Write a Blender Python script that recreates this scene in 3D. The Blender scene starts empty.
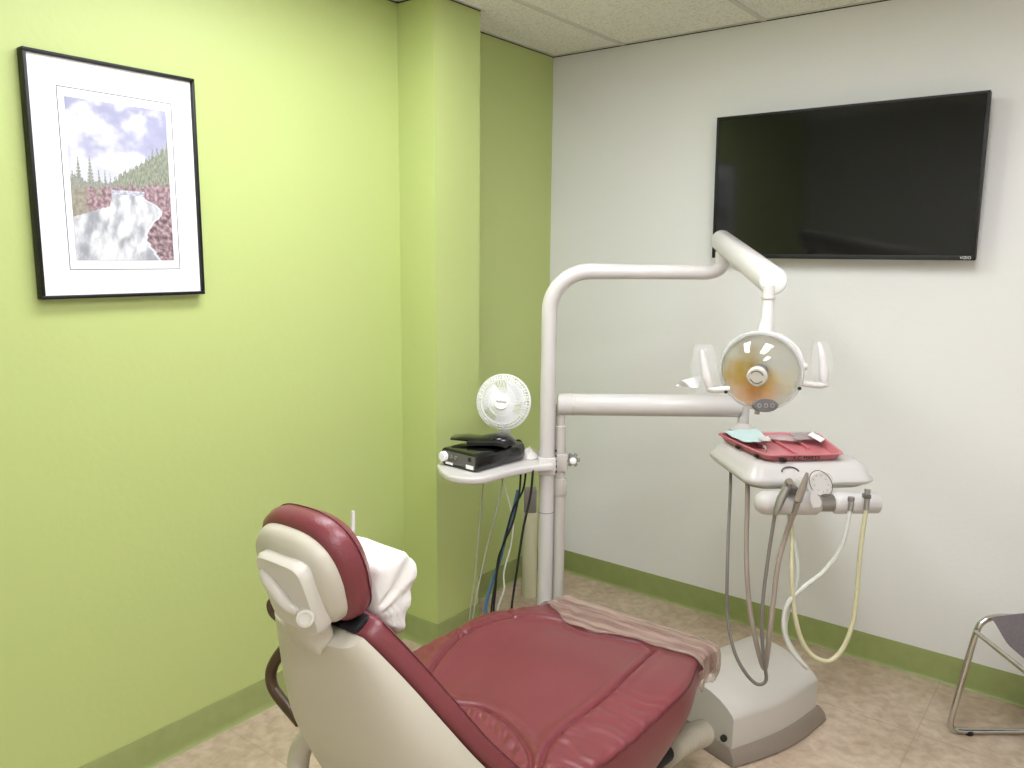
import bpy, bmesh, math, random
from mathutils import Vector, Matrix, noise
random.seed(7)
PI = math.pi
S = bpy.context.scene
COL = S.collection

# ------------------------------------------------------------------ camera
F_PX, PITCH, ROLL, YAW = 802.15, .1594, .0095, .6563
CAM = Vector((2.1887, -3.1262, 1.5246))
FW = Vector((-math.sin(YAW)*math.cos(PITCH), math.cos(YAW)*math.cos(PITCH), -math.sin(PITCH)))
r_ = FW.cross(Vector((0, 0, 1))).normalized(); u_ = r_.cross(FW)
RT = math.cos(ROLL)*r_ + math.sin(ROLL)*u_
UP = -math.sin(ROLL)*r_ + math.cos(ROLL)*u_
cd = bpy.data.cameras.new('camera'); cam = bpy.data.objects.new('camera', cd); COL.objects.link(cam)
cd.sensor_width = 36; cd.lens = F_PX/1024*36; cd.clip_start = .05; cd.clip_end = 50
m = Matrix((RT, UP, -FW)).transposed().to_4x4(); m.translation = CAM
cam.matrix_world = m
S.camera = cam
RH = Vector((.7913, .6114, 0)); FH = Vector((-.6114, .7913, 0)); Z = Vector((0, 0, 1))

def ray(x, y): return FW + RT*((x-512)/F_PX) - UP*((y-384)/F_PX)
def at(x, y, d): return CAM + ray(x, y)*d
def atz(x, y, z):
    r = ray(x, y); return CAM + r*((z-CAM.z)/r.z)

# ------------------------------------------------------------------ world, light, exposure
w = bpy.data.worlds.new('world'); S.world = w; w.use_nodes = True
w.node_tree.nodes['Background'].inputs[0].default_value = (.02, .02, .02, 1)
S.view_settings.view_transform = 'Standard'; S.view_settings.look = 'None'
S.view_settings.gamma = 1; S.view_settings.use_curve_mapping = False
S.view_settings.exposure = 0.52
LAMP_STRENGTH = 13.2

# ------------------------------------------------------------------ materials
def lin(c): return tuple(((v/255)/12.92 if v/255 <= .04045 else ((v/255+.055)/1.055)**2.4) for v in c)
def mat(name, rgb, rough=.5, metal=0, spec=.5, noise_s=0, noise_a=0, bump=0, bump_s=200, coat=0, trans=0, alpha=1, emit=0, ior=1.45):
    m = bpy.data.materials.new(name); m.use_nodes = True
    nt = m.node_tree; b = nt.nodes['Principled BSDF']
    c = (*lin(rgb), 1)
    b.inputs['Base Color'].default_value = c; b.inputs['Roughness'].default_value = rough
    b.inputs['Metallic'].default_value = metal; b.inputs['Specular IOR Level'].default_value = spec
    b.inputs['Coat Weight'].default_value = coat; b.inputs['Transmission Weight'].default_value = trans
    b.inputs['Alpha'].default_value = alpha; b.inputs['IOR'].default_value = ior
    if emit:
        b.inputs['Emission Color'].default_value = c; b.inputs['Emission Strength'].default_value = emit
    tc = nt.nodes.new('ShaderNodeTexCoord')
    if noise_a:
        n = nt.nodes.new('ShaderNodeTexNoise'); n.inputs['Scale'].default_value = noise_s; n.inputs['Detail'].default_value = 5
        nt.links.new(tc.outputs['Object'], n.inputs['Vector'])
        r = nt.nodes.new('ShaderNodeMapRange'); r.inputs['From Min'].default_value = .3; r.inputs['From Max'].default_value = .7
        r.inputs['To Min'].default_value = 1-noise_a; r.inputs['To Max'].default_value = 1+noise_a
        nt.links.new(n.outputs['Fac'], r.inputs['Value'])
        mx = nt.nodes.new('ShaderNodeVectorMath'); mx.operation = 'SCALE'; mx.inputs[0].default_value = c[:3]
        nt.links.new(r.outputs[0], mx.inputs['Scale']); nt.links.new(mx.outputs[0], b.inputs['Base Color'])
    if bump:
        n2 = nt.nodes.new('ShaderNodeTexNoise'); n2.inputs['Scale'].default_value = bump_s; n2.inputs['Detail'].default_value = 3
        nt.links.new(tc.outputs['Object'], n2.inputs['Vector'])
        bp = nt.nodes.new('ShaderNodeBump'); bp.inputs['Strength'].default_value = bump; bp.inputs['Distance'].default_value = .002
        nt.links.new(n2.outputs['Fac'], bp.inputs['Height']); nt.links.new(bp.outputs[0], b.inputs['Normal'])
    return m

M = {}
M['green'] = mat('green_wall_paint', (188, 201, 128), .42, spec=.4, bump=.3, bump_s=55)
M['white_wall'] = mat('white_wall_paint', (232, 231, 228), .6, bump=.3, bump_s=60)
M['back_wall'] = mat('back_wall_paint', (228, 226, 224), .7)
M['base_green'] = mat('green_vinyl_base', (150, 160, 100), .45, noise_s=20, noise_a=.05)
M['tbar'] = mat('ceiling_grid_metal', (215, 212, 202), .5)
M['shell'] = mat('beige_plastic', (196, 189, 172), .38, noise_s=6, noise_a=.02)
M['shell_lt'] = mat('cream_plastic', (206, 200, 188), .3)
M['enamel'] = mat('white_enamel', (206, 201, 197), .28, coat=.2)
M['enamel_tan'] = mat('off_white_enamel', (196, 190, 181), .3, coat=.2)
M['vinyl'] = mat('maroon_vinyl', (116, 52, 57), .34, spec=.55, noise_s=5, noise_a=.06, bump=.25, bump_s=260)
M['vinyl_seam'] = mat('dark_maroon_seam', (84, 30, 35), .5)
M['black'] = mat('black_plastic', (20, 20, 20), .5)
M['black_gloss'] = mat('black_gloss', (12, 12, 13), .16, coat=.5)
M['screen'] = mat('dark_screen', (19, 20, 18), .08, spec=.5)
M['dark_rubber'] = mat('black_rubber', (20, 20, 20), .6)
M['brown'] = mat('dark_brown_plastic', (78, 58, 40), .35)
M['frame'] = mat('black_frame_metal', (17, 17, 15), .45, spec=.4)
M['paper'] = mat('white_paper', (248, 246, 246), .7)
M['mat_line'] = mat('grey_line', (92, 92, 104), .7)
M['chrome'] = mat('chrome', (205, 203, 198), .16, metal=1)
M['steel'] = mat('brushed_steel', (165, 162, 158), .35, metal=.9)
M['grey_plastic'] = mat('grey_plastic', (128, 122, 116), .4)
M['dark_grey'] = mat('dark_grey_plastic', (96, 92, 90), .35)
M['taupe'] = mat('taupe_plastic', (141, 129, 117), .45, noise_s=8, noise_a=.05)
M['hose_grey'] = mat('grey_rubber_hose', (116, 109, 103), .45)
M['hose_tan'] = mat('tan_rubber_hose', (150, 137, 124), .45)
M['hose_light'] = mat('pale_grey_hose', (196, 196, 186), .3)
M['hose_cream'] = mat('cream_hose', (214, 210, 184), .3)
M['hose_yellow'] = mat('yellowed_hose', (192, 186, 150), .3)
M['cable_blue'] = mat('blue_cable', (70, 110, 140), .4)
M['cable_white'] = mat('white_cable', (205, 205, 190), .4)
M['cable_grey'] = mat('grey_cable', (158, 158, 140), .4)
M['pink'] = mat('pink_tray_plastic', (204, 118, 124), .35)
M['teal'] = mat('pale_teal_paper', (206, 230, 228), .8, bump=.4, bump_s=60)
M['cloth'] = mat('white_cotton', (218, 212, 206), .9, bump=.3, bump_s=150)
M['seat_fabric'] = mat('grey_woven_fabric', (110, 102, 104), .95, noise_s=300, noise_a=.25, bump=.5, bump_s=400)
M['fan_white'] = mat('white_fan_plastic', (240, 240, 238), .35)
M['fan_blade'] = mat('fan_blade_plastic', (246, 246, 250), .4)
M['corr'] = mat('ribbed_beige_hose', (176, 168, 150), .5)
M['led'] = mat('lamp_diffuser', (243, 246, 253), .5, emit=LAMP_STRENGTH)
M['conduit'] = mat('cream_pipe', (214, 212, 180), .45)

def clear(name, rgb, fac, rough=.08):
    m = bpy.data.materials.new(name); m.use_nodes = True; nt = m.node_tree; nt.nodes.clear()
    o = nt.nodes.new('ShaderNodeOutputMaterial'); mx = nt.nodes.new('ShaderNodeMixShader')
    t = nt.nodes.new('ShaderNodeBsdfTransparent'); g = nt.nodes.new('ShaderNodeBsdfPrincipled')
    g.inputs['Base Color'].default_value = (*lin(rgb), 1); g.inputs['Roughness'].default_value = rough
    g.inputs['Specular IOR Level'].default_value = .8
    mx.inputs[0].default_value = fac
    nt.links.new(t.outputs[0], mx.inputs[1]); nt.links.new(g.outputs[0], mx.inputs[2]); nt.links.new(mx.outputs[0], o.inputs[0])
    return m
M['clear'] = clear('clear_plastic_film', (235, 235, 235), .10, .12)
M['glass'] = bpy.data.materials.new('clear_dome'); M['glass'].use_nodes = True
def _glass():
    nt = M['glass'].node_tree; nt.nodes.clear()
    o = nt.nodes.new('ShaderNodeOutputMaterial'); mx = nt.nodes.new('ShaderNodeMixShader')
    t = nt.nodes.new('ShaderNodeBsdfTransparent'); t.inputs[0].default_value = (.97, .97, .96, 1)
    g = nt.nodes.new('ShaderNodeBsdfGlossy'); g.inputs['Roughness'].default_value = .03
    f = nt.nodes.new('ShaderNodeLayerWeight'); f.inputs[0].default_value = .5
    p = nt.nodes.new('ShaderNodeMath'); p.operation = 'POWER'; p.inputs[1].default_value = 3
    q = nt.nodes.new('ShaderNodeMath'); q.operation = 'MULTIPLY_ADD'; q.inputs[1].default_value = .5; q.inputs[2].default_value = .07
    nt.links.new(f.outputs['Facing'], p.inputs[0]); nt.links.new(p.outputs[0], q.inputs[0])
    nt.links.new(q.outputs[0], mx.inputs[0]); nt.links.new(t.outputs[0], mx.inputs[1]); nt.links.new(g.outputs[0], mx.inputs[2])
    nt.links.new(mx.outputs[0], o.inputs[0])
_glass()

def floor_mat():
    m = bpy.data.materials.new('mottled_vinyl_tile'); m.use_nodes = True; nt = m.node_tree; b = nt.nodes['Principled BSDF']
    N = nt.nodes.new; Lk = nt.links.new
    geo = N('ShaderNodeNewGeometry')
    def ns(scale, detail, dist=0):
        n = N('ShaderNodeTexNoise'); n.inputs['Scale'].default_value = scale; n.inputs['Detail'].default_value = detail
        n.inputs['Distortion'].default_value = dist; Lk(geo.outputs['Position'], n.inputs['Vector']); return n
    n1 = ns(5, 6, .6); n2 = ns(28, 5, .3)
    r = N('ShaderNodeValToRGB'); Lk(n1.outputs['Fac'], r.inputs[0])
    e = r.color_ramp.elements
    e[0].position = .32; e[0].color = (*lin((188, 166, 144)), 1); e[1].position = .7; e[1].color = (*lin((210, 192, 170)), 1)
    r2 = N('ShaderNodeValToRGB'); Lk(n2.outputs['Fac'], r2.inputs[0])
    e = r2.color_ramp.elements
    e[0].position = .35; e[0].color = (.74, .70, .66, 1); e[1].position = .62; e[1].color = (1, 1, 1, 1)
    mx = N('ShaderNodeMix'); mx.data_type = 'RGBA'; mx.blend_type = 'MULTIPLY'; mx.inputs[0].default_value = .8
    Lk(r.outputs[0], mx.inputs[6]); Lk(r2.outputs[0], mx.inputs[7])
    sep = N('ShaderNodeSeparateXYZ'); Lk(geo.outputs['Position'], sep.inputs[0])
    T = .457
    masks = []
    for ax, off in (('X', 1.774), ('Y', -.417)):
        a = N('ShaderNodeMath'); a.operation = 'SUBTRACT'; Lk(sep.outputs[ax], a.inputs[0]); a.inputs[1].default_value = off - 100*T - T/2
        d = N('ShaderNodeMath'); d.operation = 'MODULO'; Lk(a.outputs[0], d.inputs[0]); d.inputs[1].default_value = T
        s = N('ShaderNodeMath'); s.operation = 'SUBTRACT'; Lk(d.outputs[0], s.inputs[0]); s.inputs[1].default_value = T/2
        ab = N('ShaderNodeMath'); ab.operation = 'ABSOLUTE'; Lk(s.outputs[0], ab.inputs[0])
        c = N('ShaderNodeMath'); c.operation = 'LESS_THAN'; Lk(ab.outputs[0], c.inputs[0]); c.inputs[1].default_value = .0026
        masks.append(c)
    mm = N('ShaderNodeMath'); mm.operation = 'MAXIMUM'; Lk(masks[0].outputs[0], mm.inputs[0]); Lk(masks[1].outputs[0], mm.inputs[1])
    ml = N('ShaderNodeMath'); ml.operation = 'MULTIPLY'; Lk(mm.outputs[0], ml.inputs[0]); ml.inputs[1].default_value = .45
    m2 = N('ShaderNodeMix'); m2.data_type = 'RGBA'; Lk(ml.outputs[0], m2.inputs[0]); Lk(mx.outputs[2], m2.inputs[6])
    m2.inputs[7].default_value = (*lin((160, 142, 120)), 1)
    Lk(m2.outputs[2], b.inputs['Base Color']); b.inputs['Roughness'].default_value = .42
    return m
M['floor'] = floor_mat()

def ceil_mat():
    m = bpy.data.materials.new('speckled_ceiling_tile'); m.use_nodes = True; nt = m.node_tree; b = nt.nodes['Principled BSDF']
    N = nt.nodes.new; Lk = nt.links.new
    tc = N('ShaderNodeNewGeometry')
    n = N('ShaderNodeTexNoise'); n.inputs['Scale'].default_value = 120; n.inputs['Detail'].default_value = 4
    Lk(tc.outputs['Position'], n.inputs['Vector'])
    r = N('ShaderNodeValToRGB'); Lk(n.outputs['Fac'], r.inputs[0])
    e = r.color_ramp.elements
    e[0].position = .36; e[0].color = (*lin((222, 219, 206)), 1); e[1].position = .50; e[1].color = (*lin((244, 242, 234)), 1)
    Lk(r.outputs[0], b.inputs['Base Color']); b.inputs['Roughness'].default_value = .9
    bp = N('ShaderNodeBump'); bp.inputs['Strength'].default_value = .5; bp.inputs['Distance'].default_value = .003
    Lk(n.outputs['Fac'], bp.inputs['Height']); Lk(bp.outputs[0], b.inputs['Normal'])
    return m
M['ceiling'] = ceil_mat()

# ------------------------------------------------------------------ mesh builder
def frame_of(axis, hint=None):
    a = Vector(axis).normalized(); h = Vector(hint) if hint else (Vector((0, 0, 1)) if abs(a.z) < .9 else Vector((1, 0, 0)))
    x = h.cross(a).normalized(); return x, a.cross(x), a

ROOTM = {}
class B:
    def __init__(s): s.v = []; s.f = []
    def add(s, vs, fs):
        o = len(s.v); s.v += [Vector(q) for q in vs]; s.f += [tuple(i+o for i in q) for q in fs]; return s
    def box(s, c, size, ax=None, bevel=0, seg=2):
        bm = bmesh.new(); bmesh.ops.create_cube(bm, size=1)
        for q in bm.verts: q.co = Vector((q.co.x*size[0], q.co.y*size[1], q.co.z*size[2]))
        if bevel: bmesh.ops.bevel(bm, geom=bm.edges[:], offset=bevel, segments=seg, affect='EDGES', profile=.5)
        X, Y, Zz = ax if ax else (Vector((1, 0, 0)), Vector((0, 1, 0)), Vector((0, 0, 1)))
        c = Vector(c); bm.verts.ensure_lookup_table(); bm.verts.index_update()
        s.add([c + X*q.co.x + Y*q.co.y + Zz*q.co.z for q in bm.verts], [[q.index for q in f.verts] for f in bm.faces]); bm.free(); return s
    def tube(s, pts, r, n=14, caps=True, closed=False):
        pts = [Vector(p) for p in pts]; k = len(pts)
        rs = r if isinstance(r, (list, tuple)) else [r]*k
        tans = []
        for i in range(k):
            a = pts[(i-1) % k] if closed else pts[max(i-1, 0)]; b = pts[(i+1) % k] if closed else pts[min(i+1, k-1)]
            t = (b-a); tans.append(t.normalized() if t.length > 1e-9 else Vector((0, 0, 1)))
        x, y, _ = frame_of(tans[0]); vs = []
        for i in range(k):
            t = tans[i]; x = (x - t*x.dot(t)); x = x.normalized() if x.length > 1e-6 else frame_of(t)[0]; y = t.cross(x)
            for j in range(n):
                a = 2*PI*j/n; vs.append(pts[i] + (x*math.cos(a) + y*math.sin(a))*rs[i])
        fs = []
        for i in range(k if closed else k-1):
            for j in range(n):
                i2 = (i+1) % k
                fs.append((i*n+j, i*n+(j+1) % n, i2*n+(j+1) % n, i2*n+j))
        if caps and not closed:
            fs.append(tuple(reversed(range(n)))); fs.append(tuple((k-1)*n+j for j in range(n)))
        return s.add(vs, fs)
    def lathe(s, prof, org, axis, n=40, hint=None, close=False, sx=1, sy=1):
        # prof: (radius, distance along the axis)
        x, y, a = frame_of(axis, hint); org = Vector(org); vs = []; fs = []
        for r, h in prof:
            for j in range(n):
                t = 2*PI*j/n; vs.append(org + x*(r*math.cos(t)*sx) + y*(r*math.sin(t)*sy) + a*h)
        k = len(prof)
        for i in range(k-1 + (1 if close else 0)):
            for j in range(n):
                i2 = (i+1) % k
                fs.append((i*n+j, i*n+(j+1) % n, i2*n+(j+1) % n, i2*n+j))
        if not close:
            if prof[0][0] > 1e-5: fs.append(tuple(reversed(range(n))))
            if prof[-1][0] > 1e-5: fs.append(tuple((k-1)*n+j for j in range(n)))
        return s.add(vs, fs)
    def loft(s, rings, caps=True, closed=False):
        n = len(rings[0]); vs = [p for r in rings for p in r]; fs = []
        k = len(rings)
        for i in range(k if closed else k-1):
            i2 = (i+1) % k
            for j in range(n): fs.append((i*n+j, i*n+(j+1) % n, i2*n+(j+1) % n, i2*n+j))
        if caps and not closed: fs.append(tuple(reversed(range(n)))); fs.append(tuple((k-1)*n+j for j in range(n)))
        return s.add(vs, fs)
    def grid(s, fn, nu, nv):
        vs = [fn(i/(nu-1), j/(nv-1)) for j in range(nv) for i in range(nu)]
        fs = [(j*nu+i, j*nu+i+1, (j+1)*nu+i+1, (j+1)*nu+i) for j in range(nv-1) for i in range(nu-1)]
        return s.add(vs, fs)
    def prism(s, poly, z0, z1, bevel=0, rnd=3):
        # poly: points (x, y); edges rounded by shrinking rings
        c = sum((Vector((p[0], p[1])) for p in poly), Vector((0, 0)))/len(poly)
        def ring(z, ins):
            out = []
            n = len(poly)
            for i in range(n):
                a = Vector(poly[i-1][:2]); b = Vector(poly[i][:2]); d = Vector(poly[(i+1) % n][:2])
                t = (d-a).normalized(); nn = Vector((-t.y, t.x))
                if nn.dot(c-b) < 0: nn = -nn
                q = b + nn*ins; out.append(Vector((q.x, q.y, z)))
            return out
        rings = []
        if bevel:
            for k in range(rnd+1): a = PI/2*k/rnd; rings.append(ring(z0+bevel*(1-math.sin(a)), bevel*(1-math.cos(a)))) if False else None
            rings = [ring(z0+bevel*(1-math.cos(PI/2*k/rnd)), bevel*(1-math.sin(PI/2*k/rnd))) for k in range(rnd+1)]
            rings += [ring(z1-bevel*(1-math.sin(PI/2*k/rnd)), bevel*(1-math.cos(PI/2*k/rnd))) for k in range(rnd+1)]
        else: rings = [ring(z0, 0), ring(z1, 0)]
        return s.loft(rings)
    def xf(s, X, Y, Zz, o):
        o = Vector(o); s.v = [o + X*q.x + Y*q.y + Zz*q.z for q in s.v]; return s
    def build(s, name, material, parent=None, local=False, angle=35, flat=False):
        me = bpy.data.meshes.new(name); o = bpy.data.objects.new(name, me); COL.objects.link(o)
        vs = s.v; W = Matrix.Identity(4)
        if parent is not None:
            W = ROOTM[parent.name]; o.parent = parent
            if not local: Wi = W.inverted(); vs = [Wi @ q for q in vs]
            base = Vector((0, 0, 0))
            c = sum(vs, Vector())/len(vs); vs = [q-c for q in vs]; o.location = c
            W = W @ Matrix.Translation(c)
        else:
            lo = Vector([min(q[i] for q in vs) for i in range(3)]); hi = Vector([max(q[i] for q in vs) for i in range(3)])
            base = Vector(((lo.x+hi.x)/2, (lo.y+hi.y)/2, lo.z)); vs = [q-base for q in vs]; o.location = base
            W = Matrix.Translation(base)
        me.from_pydata([tuple(q) for q in vs], [], s.f); me.materials.append(material)
        bm = bmesh.new(); bm.from_mesh(me); bmesh.ops.recalc_face_normals(bm, faces=bm.faces); bm.to_mesh(me); bm.free()
        if not flat:
            me.polygons.foreach_set('use_smooth', [True]*len(me.polygons)); me.set_sharp_from_angle(angle=math.radians(angle))
        ROOTM[o.name] = W
        return o

def thing(name, label, cat, loc=(0, 0, 0), rz=0, group=None):
    o = bpy.data.objects.new(name, None); COL.objects.link(o); o.empty_display_size = .1
    o.location = loc; o.rotation_euler = (0, 0, rz); o['label'] = label; o['category'] = cat
    if group: o['group'] = group
    ROOTM[o.name] = Matrix.Translation(Vector(loc)) @ Matrix.Rotation(rz, 4, 'Z')
    return o
def tag(o, label, cat, group=None):
    o['label'] = label; o['category'] = cat
    if group: o['group'] = group
    return o
def struct(o, label, cat='room'):
    o['kind'] = 'structure'; o['label'] = label; o['category'] = cat; return o
def spline(pts, n=8):
    P = [Vector(p) for p in pts]; out = []
    for i in range(len(P)-1):
        a = P[max(i-1, 0)]; b = P[i]; c = P[i+1]; d = P[min(i+2, len(P)-1)]
        for k in range(n):
            t = k/n
            out.append(.5*((2*b) + (c-a)*t + (2*a-5*b+4*c-d)*t*t + (3*b-a-3*c+d)*t**3))
    return out + [P[-1]]
def smooth(t): t = max(0, min(1, t)); return t*t*(3-2*t)
def text(name, s, size, o, X, Y, material, parent, depth=.0006):
    c = bpy.data.curves.new(name, 'FONT'); c.body = s; c.size = size; c.extrude = depth; c.align_x = 'CENTER'; c.align_y = 'CENTER'
    t = bpy.data.objects.new(name, c); COL.objects.link(t)
    bpy.context.view_layer.update()
    me = bpy.data.meshes.new_from_object(t); bpy.data.objects.remove(t)
    b = B(); Zz = X.cross(Y); o = Vector(o)
    b.add([o + X*q.co.x + Y*q.co.y + Zz*q.co.z for q in me.vertices], [tuple(p.vertices) for p in me.polygons])
    return b.build(name, material, parent, flat=True)

# ------------------------------------------------------------------ room shell
H = 2.409; BH = .105
RX, BY = 3.35, -3.75
def slab(name, c, size, m, label, cat): return struct(B().box(c, size).build(name, m, flat=True), label, cat)
slab('floor', ((RX)/2, BY/2, -.05), (RX+.2, -BY+.2, .1), M['floor'], 'mottled beige vinyl tile floor', 'floor')
slab('ceiling', (RX/2, BY/2, H+.0285), (RX+.2, -BY+.2, .05), M['ceiling'], 'speckled off-white acoustic tile ceiling', 'ceiling')
slab('wall_left', (-.05, BY/2, H/2), (.1, -BY+.2, H+.1), M['green'], 'lime green wall with the framed picture', 'wall')
slab('wall_front', (RX/2, .05, H/2), (RX+.2, .1, H+.1), M['white_wall'], 'off-white wall behind the television', 'wall')
slab('wall_right', (RX+.05, BY/2, H/2), (.1, -BY+.2, H+.1), M['back_wall'], 'plain wall at the right of the room', 'wall')
slab('wall_back', (RX/2, BY-.05, H/2), (RX+.2, .1, H+.1), M['back_wall'], 'plain wall at the back of the room', 'wall')
PQ, P1, P2 = .179, -.977, -.7295
slab('trim_1', (PQ/2-.01, (P1+P2)/2, H/2), (PQ+.02, P2-P1, H), M['green'], 'lime green square column on the green wall', 'column')
# ceiling grid: runners and cross tees, dropped ceiling tiles sit on them
g = B(); zc = H+.0125
for k in range(6):
    x = .3606+.61*k
    g.box((x, BY/2, H+.009), (.020, -BY, .022))
for k in range(4):
    g.box((RX/2, -1.13-1.22*(k-1), H+.0095), (RX, .020, .021)) if k else None
struct(g.build('trim_2', M['tbar'], flat=True), 'pale metal ceiling grid between the tiles', 'ceiling grid')
g = B()
g.box((RX/2, -.008, H+.006), (RX, .016, .012)); g.box((.008, (BY+P1)/2, H+.006), (.016, P1-BY, .012)); g.box((.008, P2/2, H+.006), (.016, -P2, .012))
g.box((PQ+.008, (P1+P2)/2, H+.006), (.016, P2-P1+.03, .012)); g.box((PQ/2, P1-.008, H+.006), (PQ, .016, .012))
struct(g.build('trim_3', M['tbar'], flat=True), 'thin pale metal angle around the ceiling edge', 'ceiling trim')
g = B(); zz = H-.0015
g.box((RX/2, -.0015, zz), (RX, .003, .003)); g.box((.0015, BY/2, zz), (.003, -BY, .003))
g.box((PQ+.0015, (P1+P2)/2, zz), (.003, P2-P1, .003)); g.box((PQ/2, P1-.0015, zz), (PQ, .003, .003))
struct(g.build('trim_4', M['black'], flat=True), 'dark gap line where the ceiling angle meets the walls', 'ceiling trim')

def cove(name, path, label):
    # vinyl cove base: thin face with a curved toe; path = list of (point, outward normal at point) on the floor
    prof = [(.0, BH), (.003, BH), (.004, BH-.003), (.004, .02), (.006, .010), (.010, .004), (.014, 0), (0, 0)]
    rings = [[Vector((p[0]+n[0]*a, p[1]+n[1]*a, b)) for a, b in prof] for p, n in path]
    return struct(B().loft(rings).build(name, M['base_green'], angle=50), label, 'baseboard')
cove('baseboard_front', [((0, 0), (1, -1)), ((RX, 0), (-1, -1))], 'olive green vinyl base along the off-white wall')
cove('baseboard_left', [((0, BY), (1, 1)), ((0, P1), (1, -1)), ((PQ, P1), (1, -1)), ((PQ, P2), (1, 1)), ((0, P2), (1, 1)), ((0, 0), (1, -1))], 'olive green vinyl base along the lime green wall and column')
cove('baseboard_right', [((RX, 0), (-1, -1)), ((RX, BY), (-1, 1))], 'green vinyl base along the right wall')
cove('baseboard_back', [((RX, BY), (-1, 1)), ((0, BY), (1, 1))], 'green vinyl base along the back wall')

# ceiling lights (recessed troffers: these light the room; the back one is an added, unseen fill)
for x0, y0, wd, where in ((.5106, -2.35, .46, 'nearest the green wall'), (1.5806, -2.35, .46, 'above the instrument console'), (2.1906, -3.57, .46, 'added as unseen fill at the back of the room')):
    t = thing('ceiling_light', 'recessed fluorescent ceiling light, ' + where, 'light', (x0+wd/2, y0+.61, H-.012), 0, 'recessed ceiling lights')
    fr = B()
    for c, s_ in (((x0+.02, y0+.61, H-.004), (.04, 1.2, .012)), ((x0+wd-.02, y0+.61, H-.004), (.04, 1.2, .012)), ((x0+wd/2, y0+.02, H-.004), (wd-.06, .04, .012)), ((x0+wd/2, y0+1.2, H-.004), (wd-.06, .04, .012))): fr.box(c, s_)
    fr.build('frame', M['tbar'], t, flat=True)
    B().box((x0+wd/2, y0+.61, H-.004), (wd-.08, 1.14, .006)).build('diffuser', M['led'], t, flat=True)

# ------------------------------------------------------------------ framed picture
fy0, fy1, fz0, fz1 = -2.250, -1.803, 1.403, 2.006
pic = thing('picture_frame', 'black framed landscape photograph of a river hanging on the green wall', 'picture', (0, (fy0+fy1)/2, fz0))
fb = B(); W_ = .009
for c, s_ in (((.016, (fy0+fy1)/2, fz1-W_/2), (.030, fy1-fy0, W_)), ((.016, (fy0+fy1)/2, fz0+W_/2), (.030, fy1-fy0, W_)),
              ((.016, fy0+W_/2, (fz0+fz1)/2), (.030, W_, fz1-fz0-2*W_)), ((.016, fy1-W_/2, (fz0+fz1)/2), (.030, W_, fz1-fz0-2*W_))):
    fb.box(c, s_, bevel=.002)
fb.build('frame', M['frame'], pic)
mb = B().box((.015, (fy0+fy1)/2, (fz0+fz1)/2), (.012, fy1-fy0-2*W_+.004, fz1-fz0-2*W_+.004))
mb.build('mat_board', M['paper'], pic, flat=True)
lb = B(); ly0, ly1, lz0, lz1 = -2.174, -1.873, 1.477, 1.929
for c, s_ in (((.0214, (ly0+ly1)/2, lz1), (.001, ly1-ly0, .0018)), ((.0214, (ly0+ly1)/2, lz0), (.001, ly1-ly0, .0018)), ((.0214, ly0, (lz0+lz1)/2), (.001, .0018, lz1-lz0)), ((.0214, ly1, (lz0+lz1)/2), (.001, .0018, lz1-lz0))): lb.box(c, s_)
lb.build('mat_line', M['mat_line'], pic, flat=True)

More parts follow.
